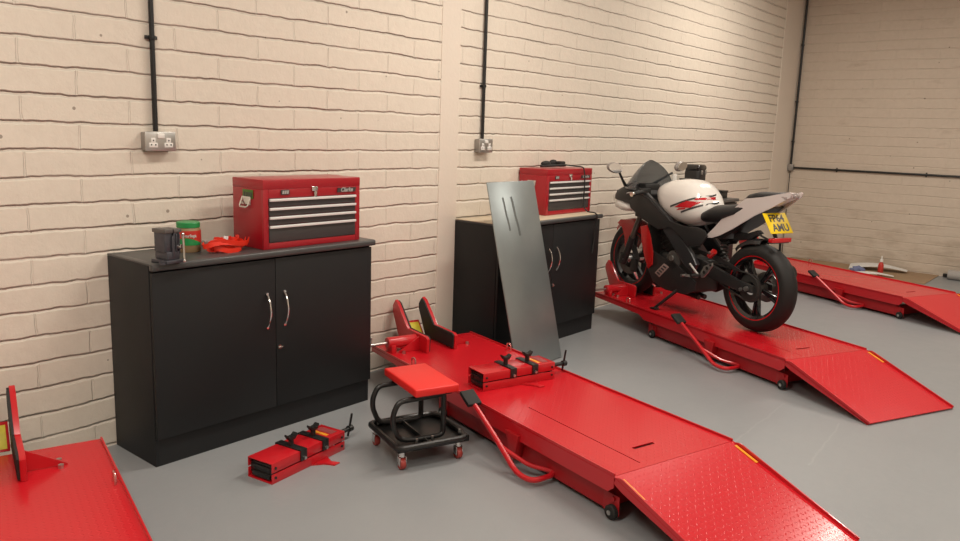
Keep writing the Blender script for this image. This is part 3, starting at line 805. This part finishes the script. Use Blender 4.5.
t = thing('spray_bottle', 'red bottle with a white nozzle on brown board', 'bottle', (9.885, -1.365, .006))
obj('bottle_body', B().lathe([(0, 0), (.027, 0), (.030, .006), (.030, .115), (.024, .135), (.014, .150), (.014, .158)], n=24), 'tubred', t)
obj('nozzle', B().lathe([(.017, .156), (.017, .185), (.008, .19), (.007, .225), (0, .225)], n=18), 'white', t)
b = B()
rnd = random.Random(2)
rr = bmesh.ops.create_icosphere(b.bm, subdivisions=3, radius=1)
for v in b.bm.verts:
    k = 1+.18*math.sin(v.co.x*7+v.co.y*3)+.15*math.sin(v.co.y*9-v.co.z*5)
    v.co = Vector((v.co.x*.055*k, v.co.y*.075*k, max(0, (v.co.z*k+.55)*.042)))
o = obj('rag', b, 'blue', smooth=60); o.location = (9.91, -1.12, .006); tag(o, 'crumpled blue rag left of the red bottle', 'rag')
t = thing('rolled_sheet', 'grey roll lying on the floor along the end wall', 'roll', (10.28, -1.99, 0))
b = B(); prof = []
obj('roll', B().lathe([(.055, 0), (.055, -1.1), (.049, -1.1), (.049, 0)], (0, 0, .056), 'Y', 28, closed=True), 'tube', t)
obj('roll_core', B().cyl((0, -.012, .056), (0, -1.09, .056), .048, n=24), 'black_hole', t)
tag(obj('black_bar', B().box(XC-.10, XC-.06, -3.0, -1.92, .005, .045, .006), 'black'), 'black bar on the floor between the grey roll and end wall', 'bar')

# ------------------------------------------------------------------ motorcycle (u forward, v to the rider's left, z up from the deck)
BIKE = Vector((5.310, -1.608, DZ+.0015)); BA = -.4301+.034
bike = thing('motorcycle', 'white and black sports motorcycle with yellow number plate', 'motorcycle', BIKE, BA)
bp = lambda u, v, z: Vector((-v, u*(.968 if u > 0 else .80), z))
UF, RF, RR = 1.357, .300, .306
def side(name, poly, v, th, m, parent=bike, bev=.004, both=False, label=None):
    for s in ((1, -1) if both else (1,)):
        b = B().prism(poly, lambda a, c, d: bp(a, d, c), s*v, s*(v-th), bev)
        o = obj(name, b, m, parent, label=label)
    return o

def wheel(name, u, R, w, m_rim, rear):
    ri = .214
    b = B()
    c = (0, u, R)
    b.lathe([(ri-.018, -w*.30), (ri+.004, -w*.40), (ri+.010, -w*.36), (ri-.004, 0), (ri+.010, w*.36), (ri+.004, w*.40), (ri-.018, w*.30), (ri-.022, 0)], c, 'X', 48, closed=True)
    b.cyl((-w*.32, u, R), (w*.32, u, R), .042, n=20)
    for k in range(5):
        a = 2*PI*k/5 + (-PI/2 if rear else .3)
        for da in (-.10, .10):
            p = Vector((0, u+.03*math.cos(a), R+.03*math.sin(a)))
            q = Vector((0, u+(ri-.012)*math.cos(a+da), R+(ri-.012)*math.sin(a+da)))
            d = (q-p); L = d.length
            mt = Matrix.Translation((p+q)/2) @ Matrix.Rotation(math.atan2(d.z, d.y), 4, 'X')
            b.box(-w*.13, w*.13, -L/2, L/2, -.0085, .0085, .003, mtx=mt)
    rim = obj(name, b, m_rim, bike)
    t = [(ri+.002, -w*.36), (ri+.014, -w*.47), (ri+.045, -w*.50), (R-.030, -w*.44), (R-.010, -w*.26), (R-.001, -w*.09), (R-.001, w*.09), (R-.010, w*.26), (R-.030, w*.44), (ri+.045, w*.50), (ri+.014, w*.47), (ri+.002, w*.36)]
    obj('tyre', B().lathe(t, c, 'X', 72, closed=True), 'tyre', rim)
    for s in (-1, 1):
        obj('rim_stripe', B().lathe([(ri+.003, s*w*.405), (ri+.009, s*w*.405), (ri+.009, s*w*.425), (ri+.003, s*w*.425)], c, 'X', 56, closed=True), 'lens', rim, label='thin red rim stripe')
    return rim
# tyre with directional tread grooves
rw = wheel('rear_wheel', 0, RR, .135, 'blackgloss', True)
fw_ = wheel('front_wheel', UF, RF, .100, 'bikeblack', False)
# grooves cut as fine dark ribs on the rear tyre
for w_, u_, R_, wd in ((rw, 0, RR, .135), (fw_, UF, RF, .10)):
    b = B()
    for k in range(28):
        for s in (-1, 1):
            pts = []
            for j in range(5):
                f = j/4; h = s*wd*(.06+.34*f); a = 2*PI*(k+.5*(s > 0))/28 + .26*f
                rr = R_-.0030-(.010*((abs(h)/wd-.09)/.17) if abs(h)/wd < .26 else .010+.020*((abs(h)/wd-.26)/.18))
                pts.append(Vector((-h, u_+(rr+.0004)*math.sin(a), R_+(rr+.0004)*math.cos(a))))
            b.tube(pts, .0016, 4)
    o = obj('tread_groove', b, 'black_hole', w_); o['kind'] = 'stuff'
obj('brake_disc', B().lathe([(.075, .052), (.130, .052), (.130, .058), (.075, .058)], (0, UF, RF), 'X', 40, closed=True)
    .lathe([(.03, .045), (.08, .052), (.08, .058), (.03, .050)], (0, UF, RF), 'X', 24, closed=True) if False else
    B().lathe([(.078, -.058), (.132, -.058), (.132, -.053), (.078, -.053)], (0, UF, RF), 'X', 40, closed=True), 'engcover', fw_)
obj('hub', B().cyl((-.085, UF, RF), (.085, UF, RF), .028, n=18).cyl((-.125, UF, RF), (-.115, UF, RF), .014, n=12), 'alu', fw_)
obj('sprocket', B().lathe([(.045, -.082), (.098, -.082), (.098, -.077), (.045, -.077)], (0, 0, RR), 'X', 40, closed=True), 'engine', rw)

# front end
fl = B()
for s in (-1, 1):
    fl.cyl(bp(1.415, s*.098, .285), bp(1.335, s*.098, .455), .031, .029, n=18)
    fl.cyl(bp(1.335, s*.098, .455), bp(1.155, s*.098, .845), .0215, n=16)
    fl.box(-s*.098-.03, -s*.098+.03, 1.395, 1.44, .262, .330, .008)
for s in (-1, 1):
    b = B()
    b.cyl(bp(1.418, s*.098, .270), bp(1.318, s*.098, .485), .030, .028, n=18)
    b.cyl(bp(1.43, s*.098, .262), bp(1.40, s*.098, .335), .036, n=14)
    f = obj('fork_leg', b, 'bikeblack', bike)
    obj('fork_tube', B().cyl(bp(1.318, s*.098, .485), bp(1.150, s*.098, .850), .0215, n=16), 'forkgrey', f, label='dull grey upper fork tube')
fl.bm.free()
obj('fork_yoke', B().box(-.13, .13, 1.165, 1.225, .665, .700, .008).box(-.13, .13, 1.098, 1.158, .83, .86, .008), 'bikeblack', bike)
obj('brake_caliper', B().box(-.088, -.050, 1.235, 1.295, .20, .31, .01), 'alu' if False else 'engine', bike)

# front mudguard: curved blade with side cheeks
def blade(R0, a0, a1, w, cu, cz, th=.005, n=20, crown=.012, taper=.0):
    rings = []
    for i in range(n+1):
        a = math.radians(a0+(a1-a0)*i/n)
        f = min(1, min(i, n-i)/(n*.18)); ww = w*(1-taper+taper*f)
        ring = []
        for sgn, dr in ((1, 0), (-1, -th)):
            prof_ = [(-ww, -.028), (-ww*.86, -.006), (-ww*.45, crown*.7), (0, crown), (ww*.45, crown*.7), (ww*.86, -.006), (ww, -.028)]
            if sgn < 0: prof_ = prof_[::-1]
            for v, d in prof_:
                r = R0+d+dr
                ring.append(bp(cu+r*math.cos(a), v*(1 if sgn > 0 else .94), cz+r*math.sin(a)))
        rings.append(ring)
    return B().loft(rings)
b = blade(.322, 46, 176, .066, UF/.968, RF, taper=.35)
cheek = [(1.575, .575), (1.53, .61), (1.405, .622), (1.26, .595), (1.13, .49), (1.075, .36), (1.085, .30), (1.115, .30), (1.15, .38), (1.23, .52), (1.33, .54), (1.39, .44), (1.435, .37), (1.45, .385), (1.46, .47), (1.50, .545)]
for s in (1, -1): b.prism(cheek, lambda a, c, d: bp(a, d, c), s*.068, s*.060, .002)
obj('front_mudguard', b, 'fender', bike)

# nose cowl: lofted, black above and white below
def sup(u, zb, zt, w, n=2.6, N=28, ztilt=0., a0=0, a1=2*PI):
    zc, h = (zb+zt)/2, (zt-zb)/2; r = []
    for k in range(N):
        a = a0+(a1-a0)*k/(N if abs(a1-a0-2*PI) < 1e-6 else N-1)
        ca, sa = math.cos(a), math.sin(a)
        v = w*math.copysign(abs(ca)**(2/n), ca); z = zc+h*math.copysign(abs(sa)**(2/n), sa)
        r.append(bp(u+ztilt*(z-zc), v, z))
    return r
ns = lambda u: u if u < 1.2 else 1.2+(u-1.2)*.86
obj('nose_cowl', B().loft([sup(ns(u), zb, zt, w) for u, zb, zt, w in ((1.715, .770, .800, .03), (1.68, .748, .835, .085), (1.60, .745, .878, .125), (1.48, .742, .915, .152), (1.36, .742, .915, .165), (1.22, .745, .88, .165), (1.14, .75, .85, .15))]), 'bikeblack', bike, smooth=60)
obj('nose_lower', B().loft([sup(ns(u), zb, zt, w, ztilt=0) for u, zb, zt, w in ((1.735, .765, .800, .025), (1.70, .722, .806, .080), (1.60, .692, .800, .130), (1.48, .684, .782, .160), (1.36, .692, .764, .172), (1.24, .718, .750, .168))]), 'bikewhite', bike, smooth=60, label='white lower nose panel')
obj('headlight', B().sphere(bp(1.60, .06, .80), .045, .9, 1.2, .55, 14).sphere(bp(1.60, -.06, .80), .045, .9, 1.2, .55, 14), 'mirror', bike)
# windscreen: smoked bubble, open towards the rider
rings = []
for i in range(13):
    f = i/12
    zz = .880+.236*f; w = .176*(1-f**2.2)**.75+.014; uf = 1.60-.295*f**.85; ub = 1.20+.075*f**2
    ring = []
    for (k, off) in [(k, 0) for k in range(15)] + [(k, .004) for k in range(14, -1, -1)]:
        a = PI*k/14
        x = math.sin(a)
        ring.append(bp(ns(ub+(uf-ub)*x**1.3-off*1.0*x), (w-off)*math.cos(a), zz+.0*x))
    rings.append(ring)
obj('windscreen', B().loft(rings), 'smoke', bike, smooth=60)
obj('dash', B().box(-.075, .075, 1.18, 1.28, .86, .93, .012), 'bikeblack', bike)
obj('dash_bracket', B().tube([bp(1.36, .10, .80), bp(1.42, .11, .90), bp(1.44, -.11, .90), bp(1.36, -.10, .80)], .008, 8), 'black', bike)
for s, nm in ((1, 'left'), (-1, 'right')):
    c = bp(1.30, s*.335, 1.050 if s > 0 else 1.068)
    mb = B().sphere((0, 0, 0), .052, 1.36, .55, .80, 18)
    mt = Matrix.Translation(c) @ Matrix.Rotation(-s*math.radians(12), 4, 'Z') @ Matrix.Rotation(s*math.radians(12), 4, 'Y')
    bmesh.ops.transform(mb.bm, matrix=mt, verts=mb.bm.verts[:])
    mr = obj('mirror', mb, 'mirshell', bike, smooth=80)
    g = B().cyl((0, -.029, 0), (0, -.025, 0), .0425, n=28)
    for v in g.bm.verts: v.co.x *= 1.42; v.co.z *= .82
    bmesh.ops.transform(g.bm, matrix=mt, verts=g.bm.verts[:])
    obj('mirror_glass', g, 'mirror', mr)
    obj('stalk', B().tube([bp(1.315, s*.275, 1.015), bp(1.37, s*.20, .955), bp(1.41, s*.135, .905)], [.009, .010, .014], 10), 'black', mr)
for s in (1, -1):
    hb = obj('handlebar', B().cyl(bp(1.15, s*.09, .885), bp(1.055, s*.325, .862), .0125, n=12).box(-s*.115-.02, -s*.115+.02, 1.083, 1.133, .85, .90, .006), 'black', bike)
    obj('grip', B().cyl(bp(1.105, s*.20, .874), bp(1.060, s*.315, .864), .0175, n=14), 'rubber', hb)
    obj('bar_end', B().cyl(bp(1.060, s*.315, .864), bp(1.048, s*.345, .860), .016, n=14), 'chrome', hb)
    obj('lever', B().tube([bp(1.135, s*.16, .872), bp(1.165, s*.20, .87), bp(1.125, s*.33, .862)], .007, 8), 'chrome', hb)
    obj('switch_block', B().box(-s*.175-.03, -s*.175+.03, 1.058, 1.103, .855, .90, .006), 'bikeblack', hb)
obj('brake_reservoir', B().cyl(bp(1.20, -.20, .90), bp(1.20, -.20, 1.01), .020, n=16), 'white', bike)

# tank
TS = [(1.08, .830, .905, .06), (1.02, .78, .945, .115), (.955, .735, .970, .148), (.88, .690, .988, .162), (.78, .660, .998, .168), (.68, .650, .996, .168), (.61, .660, .972, .158), (.55, .680, .925, .136), (.50, .705, .865, .105), (.465, .735, .825, .07)]
NT = 2.5
def tank_sec(u):
    for a, b_ in zip(TS, TS[1:]):
        if b_[0] <= u <= a[0]:
            f = (a[0]-u)/(a[0]-b_[0]); return [a[i]+(b_[i]-a[i])*f for i in (1, 2, 3)]
    return TS[-1][1:]
def tank_v(u, z):
    zb, zt, w = tank_sec(u); q = min(.999, abs((z-(zb+zt)/2)/((zt-zb)/2)))
    return w*(1-q**NT)**(1/NT)
tank = obj('fuel_tank', B().loft([sup(u, zb, zt, w, NT, 40) for u, zb, zt, w in TS]), 'bikewhite', bike, smooth=70)
def decal(quad, m, lift=.0025):
    b = B(); nu, nz = 10, 4; G = []
    for i in range(nu+1):
        row = []
        for j in range(nz+1):
            f, g = i/nu, j/nz
            a = Vector(quad[0])*(1-f)+Vector(quad[1])*f; c = Vector(quad[3])*(1-f)+Vector(quad[2])*f
            p = a*(1-g)+c*g
            row.append(b.bm.verts.new(bp(p.x+.035, tank_v(p.x+.035, p.y)+lift, p.y)))
        G.append(row)
    for i in range(nu):
        for j in range(nz): b.bm.faces.new((G[i][j], G[i+1][j], G[i+1][j+1], G[i][j+1]))
    return obj('tank_stripe', b, m, tank)
decal([(.76, .783), (.445, .897), (.445, .910), (.76, .797)], 'badge')
decal([(.71, .790), (.555, .800), (.475, .850), (.60, .848)], 'decal')
decal([(.535, .858), (.446, .866), (.450, .888), (.525, .872)], 'decal')
decal([(.690, .770), (.60, .785), (.59, .797), (.66, .787)], 'decal')
decal([(.64, .752), (.41, .845), (.41, .858), (.64, .766)], 'badge')
obj('filler_cap', B().cyl(bp(.84, 0, .982), bp(.84, 0, .998), .045, n=28, bev=.003), 'black', tank)

# seats and tail
def loft_uv(secs, n=2.6, N=28): return B().loft([sup(*s, n, N) for s in secs])
obj('rider_seat', loft_uv([(.55, .705, .735, .07), (.50, .70, .79, .125), (.40, .71, .838, .142), (.28, .735, .852, .140), (.18, .77, .870, .125), (.10, .82, .890, .10)]), 'seat', bike, smooth=60)
obj('pillion_seat', loft_uv([(.16, .87, .905, .06), (.10, .88, .945, .088), (.03, .90, .962, .092), (-.08, .915, .965, .085), (-.17, .93, .972, .065), (-.20, .95, .970, .04)]), 'seat', bike, smooth=60)
tail = obj('tail_cowl', loft_uv([(.15, .76, .84, .070), (.08, .79, .895, .085), (.0, .825, .918, .084), (-.12, .880, .945, .070), (-.20, .908, .966, .055), (-.26, .928, .976, .040), (-.28, .942, .974, .026)], 3.0), 'tailgrey', bike, smooth=60)
tp = [(.452, .600), (.37, .672), (.298, .744), (.22, .805), (.152, .862), (.085, .912), (-.05, .932), (-.14, .950), (-.285, .980), (-.305, .972), (-.29, .945), (-.14, .868), (.007, .803), (.09, .748), (.172, .698), (.302, .632), (.38, .605)]
for s in (1, -1):
    b = B()
    taper = lambda u: .118 if u > .1 else .118-(.1-u)*.16
    b.prism(tp, lambda a, c, d: bp(a, (d/.118)*taper(a) if abs(d) > .1135 else (abs(d)/d)*(taper(a)-.010), c), s*.118, s*.108, .0)
    obj('tail_panel', b, 'tailgrey', bike)
obj('tail_light', B().box(-.020, .020, -.245, -.18, .940, .962, .006).box(-.064, -.052, -.215, -.150, .930, .948, .003), 'tail_lens', bike)
obj('undertail', B().prism([(.42, .60), (.30, .69), (.10, .79), (-.08, .875), (-.10, .866), (.06, .772), (.15, .705), (.30, .605)], lambda a, c, d: bp(a, d, c), -.085, .085, .006), 'bikeblack', bike)
obj('plate_hanger', B().tube([bp(-.02, 0, .80), bp(-.075, 0, .74), bp(-.13, 0, .66)], .013, 8).tube([bp(.05, .03, .69), bp(-.02, .035, .665), bp(-.10, .04, .650)], .007, 8), 'bikeblack', bike)
# number plate tilted back
pm = frame(bp(-.135, 0, .764), bp(0, -1, 0), bp(.085, 0, .118))
npl = obj('number_plate', B().box(-.104, .104, -.077, .077, -.002, .0015, .001), 'yellow', bike); 
npl.data.transform(pm)
t1 = text_obj('plate_lettering', 'FP64', .076, 'badge', npl, pm @ Matrix.Translation((0, .034, .0016)), bold=.0022, depth=.0005, sx=.92)
t2 = text_obj('plate_lettering', 'AMU', .076, 'badge', npl, pm @ Matrix.Translation((.008, -.036, .0016)), bold=.0022, depth=.0005, sx=.92)
obj('rear_reflector', B().box(-.083, .098, -.150, -.115, .638, .668, .005), 'lens', bike)
obj('reflector_stay', B().box(-.088, .088, -.14, -.11, .632, .640, .002).cyl(bp(-.13, -.045, .64), bp(-.13, -.05, .56), .008, n=8), 'bikeblack', bike)
b = blade(.332, 48, 93, .062, 0, RR, taper=.3, crown=.006)
b.prism([(.25, .60), (.24, .665), (.13, .662), (.03, .700), (.0, .682), (.10, .622)], lambda a, c, d: bp(a, d, c), .0, .035, .002)
obj('rear_hugger', b, 'bikeblack', bike)

# body panels
side('side_fairing', [(1.30, .790), (1.16, .850), (1.03, .825), (.93, .755), (.78, .678), (.62, .655), (.47, .672), (.40, .66), (.36, .62), (.42, .545), (.55, .52), (.66, .60), (.76, .645), (.90, .60), (1.00, .63), (1.14, .67), (1.27, .735)], .178, .016, 'bikeblack', both=True, bev=.006)
side('frame_spar', [(1.16, .86), (1.10, .87), (.84, .73), (.52, .47), (.45, .40), (.50, .33), (.60, .38), (.86, .62), (1.10, .76)], .168, .035, 'spar', both=True, bev=.008)
side('belly_pan', [(1.06, .44), (1.00, .43), (.90, .40), (.72, .39), (.60, .32), (.46, .27), (.47, .20), (.56, .155), (.80, .15), (.95, .19), (1.04, .30)], .158, .014, 'bikeblack', both=True, bev=.006)
side('red_side_panel', [(1.13, .60), (1.05, .62), (1.00, .54), (.955, .42), (.95, .32), (1.0, .28), (1.05, .36), (1.10, .48)], .172, .010, 'fender', both=True, bev=.004, label='red lower fairing edge')
lg = side('fairing_emblem', [(.926, .261), (.826, .350), (.764, .332), (.868, .236)], .1605, .003, 'emblem', bev=.0005, label='grey lettered emblem panel')
b = B()
for k in range(4):
    f0 = .10+.22*k; f1 = f0+.12
    P0, P1, P2, P3_ = Vector((.926, .261)), Vector((.826, .350)), Vector((.764, .332)), Vector((.868, .236))
    A0, A1 = P0.lerp(P1, f0), P0.lerp(P1, f1); C0, C1 = P3_.lerp(P2, f0), P3_.lerp(P2, f1)
    q = [A0.lerp(C0, .2), A1.lerp(C1, .2), A1.lerp(C1, .8), A0.lerp(C0, .8)]
    b.prism([(p.x, p.y) for p in q], lambda a, c, d: bp(a, d, c), .1600, .1615)
obj('emblem_bars', b, 'badge', lg)

# engine and running gear
b = B().box(-.135, .135, .50, .88, .17, .43, .03, 3)
mt = Matrix.Translation(bp(.84, 0, .50)) @ Matrix.Rotation(math.radians(-28), 4, 'X')
b.box(-.09, .09, -.09, .09, -.14, .14, .015, mtx=mt)
for k in range(7): b.box(-.10, .10, -.10, .10, -.11+k*.034, -.098+k*.034, .002, mtx=mt)
eng = obj('engine', b, 'engine', bike)
obj('clutch_cover', B().lathe([(0, -.158), (.06, -.158), (.075, -.150), (.08, -.13)], bp(.735, 0, .385), 'X', 32), 'engcover', eng, label='paler round engine cover')
obj('cover_bolt', B().lathe([(0, -.166), (.022, -.166), (.024, -.156)], bp(.745, 0, .405), 'X', 18), 'alu', eng)
obj('radiator', B().box(-.15, .15, 1.00, 1.035, .36, .64, .004), 'engine', bike)
b = B()
for s in (1, -1): b.tube([bp(.98, s*.05, .42), bp(1.02, s*.06, .30), bp(.9, s*.05, .16), bp(.55, s*.03, .13)], .019, 10, smooth=.06)
obj('exhaust_header', b, 'engine', bike)
obj('silencer', B().cyl(bp(.30, -.19, .27), bp(-.12, -.20, .42), .042, .050, n=24, bev=.006), 'engine', bike)
sw = obj('swingarm', B().prism([(.56, .44), (.46, .43), (.10, .345), (-.05, .330), (-.06, .282), (.10, .275), (.44, .33), (.56, .35)], lambda a, c, d: bp(a, d, c), .078, .112, .006)
         .prism([(.56, .44), (.46, .43), (.10, .345), (-.05, .330), (-.06, .282), (.10, .275), (.44, .33), (.56, .35)], lambda a, c, d: bp(a, d, c), -.112, -.078, .006)
         .box(-.08, .08, .42, .52, .34, .43, .01), 'swing', bike)
obj('axle_nut', B().cyl(bp(.0, .110, RR), bp(0, .132, RR), .017, n=6).cyl(bp(.055, .11, .292), bp(.055, .122, .292), .012, n=10), 'alu', sw)
obj('chain_guard', B().prism([(.52, .47), (.12, .405), (.10, .42), (.30, .475), (.52, .50)], lambda a, c, d: bp(a, d, c), .085, .092, .002), 'bikeblack', sw)
obj('chain', B().tube([bp(.56, .080, .43), bp(.30, .080, .415), bp(.02, .080, .404), bp(-.07, .080, .37), bp(-.098, .080, .306), bp(-.07, .080, .24), bp(.02, .080, .21), bp(.30, .080, .29), bp(.56, .080, .36)], .006, 6, smooth=.03), 'engine', bike)
obj('brake_disc', B().lathe([(.060, .066), (.105, .066), (.105, .071), (.060, .071)], (0, 0, RR), 'X', 36, closed=True), 'alu', rw)
obj('shock_spring', B().tube([bp(.36+.035*math.cos(k*.8)*.6+.0*k, .035*math.sin(k*.8), .40+.0034*k) for k in range(56)], .006, 6), 'engine', bike)
obj('red_reservoir', B().cyl(bp(.36, .14, .475), bp(.31, .14, .52), .022, n=14, bev=.003), 'fender', bike)
obj('reservoir_cap', B().cyl(bp(.335, .155, .505), bp(.335, .172, .505), .010, n=10), 'alu', bike)
# footpeg hanger: pale cast plate with cut-outs, peg and shift lever
hp = obj('heel_plate', B().prism([(.383, .352), (.352, .408), (.268, .446), (.262, .425), (.300, .372), (.340, .330), (.368, .322)], lambda a, c, d: bp(a, d, c), .185, .193, .002), 'alu', bike)
hb = B()
for cx, cz, r in ((.345, .365, .013), (.318, .398, .013), (.287, .425, .009)): hb.cyl(bp(cx, .1925, cz), bp(cx, .1945, cz), r, n=14)
obj('plate_holes', hb, 'black_hole', hp)
obj('foot_peg', B().cyl(bp(.395, .185, .335), bp(.40, .265, .335), .012, n=12), 'rubber', hp)
obj('shift_lever', B().tube([bp(.39, .20, .335), bp(.485, .205, .405)], .008, 8).tube([bp(.39, .205, .328), bp(.47, .21, .318), bp(.52, .215, .315)], .009, 8).cyl(bp(.52, .20, .315), bp(.52, .25, .315), .010, n=10), 'alu', hp)
obj('side_stand', B().tube([bp(.64, .13, .20), bp(.71, .19, .11), bp(.81, .23, .010)], [.014, .012, .011], 10).prism([(.78, .0), (.85, .0), (.84, .012), (.78, .016)], lambda a, c, d: bp(a, d, c), .21, .252, .002), 'black', bike)
LAMPS = [(0.3, -1.8, 1.5, 62), (3.9, -1.6, 1.5, 60), (7.5, -1.2, 1.5, 46), (1.0, -4.6, 1.5, 52), (4.2, -4.6, 1.5, 48), (7.5, -3.35, 1.5, 42)]
EXPOSURE = 0.0

# ------------------------------------------------------------------ camera
f_px, yaw, pitch, roll = 784.12, .8815, .17673, -.03402
fwd = Vector((math.sin(yaw)*math.cos(pitch), math.cos(yaw)*math.cos(pitch), -math.sin(pitch)))
rt = Vector((math.cos(yaw), -math.sin(yaw), 0)); dn = fwd.cross(rt)
r2 = rt*math.cos(roll)+dn*math.sin(roll); d2 = -rt*math.sin(roll)+dn*math.cos(roll)
cam = bpy.data.cameras.new('camera'); cam.sensor_width = 36; cam.lens = f_px/960*36
cam.clip_start = .05
co = bpy.data.objects.new('camera', cam); COL.objects.link(co)
mw = Matrix((r2, -d2, -fwd)).transposed().to_4x4(); mw.translation = (0, -3.4959, 1.504)
co.matrix_world = mw
sc.camera = co

# ------------------------------------------------------------------ light: warm fluorescent battens under the ceiling
def batten(x, y, L, e, along='X', w=.14):
    l = bpy.data.lights.new('batten_lamp', 'AREA'); l.shape = 'RECTANGLE'; l.size = L; l.size_y = w; l.energy = e
    l.color = (1.0, .922, .812)
    o = bpy.data.objects.new('batten_lamp', l); COL.objects.link(o); o.location = (x, y, CH-.10)
    o.rotation_euler = (0, 0, 0 if along == 'X' else PI/2)
for x, y, L, e in LAMPS: batten(x, y, L, e)
w = bpy.data.worlds.new('world'); sc.world = w; w.use_nodes = True
w.node_tree.nodes['Background'].inputs['Color'].default_value = (1, .9, .78, 1)
w.node_tree.nodes['Background'].inputs['Strength'].default_value = .05
sc.view_settings.view_transform = 'Standard'; sc.view_settings.look = 'None'
sc.view_settings.gamma = 1; sc.view_settings.use_curve_mapping = False
sc.view_settings.exposure = EXPOSURE
sc.cycles.use_denoising = True
sc.cycles.max_bounces = 8; sc.cycles.diffuse_bounces = 4; sc.cycles.glossy_bounces = 3
sc.cycles.sample_clamp_indirect = 6
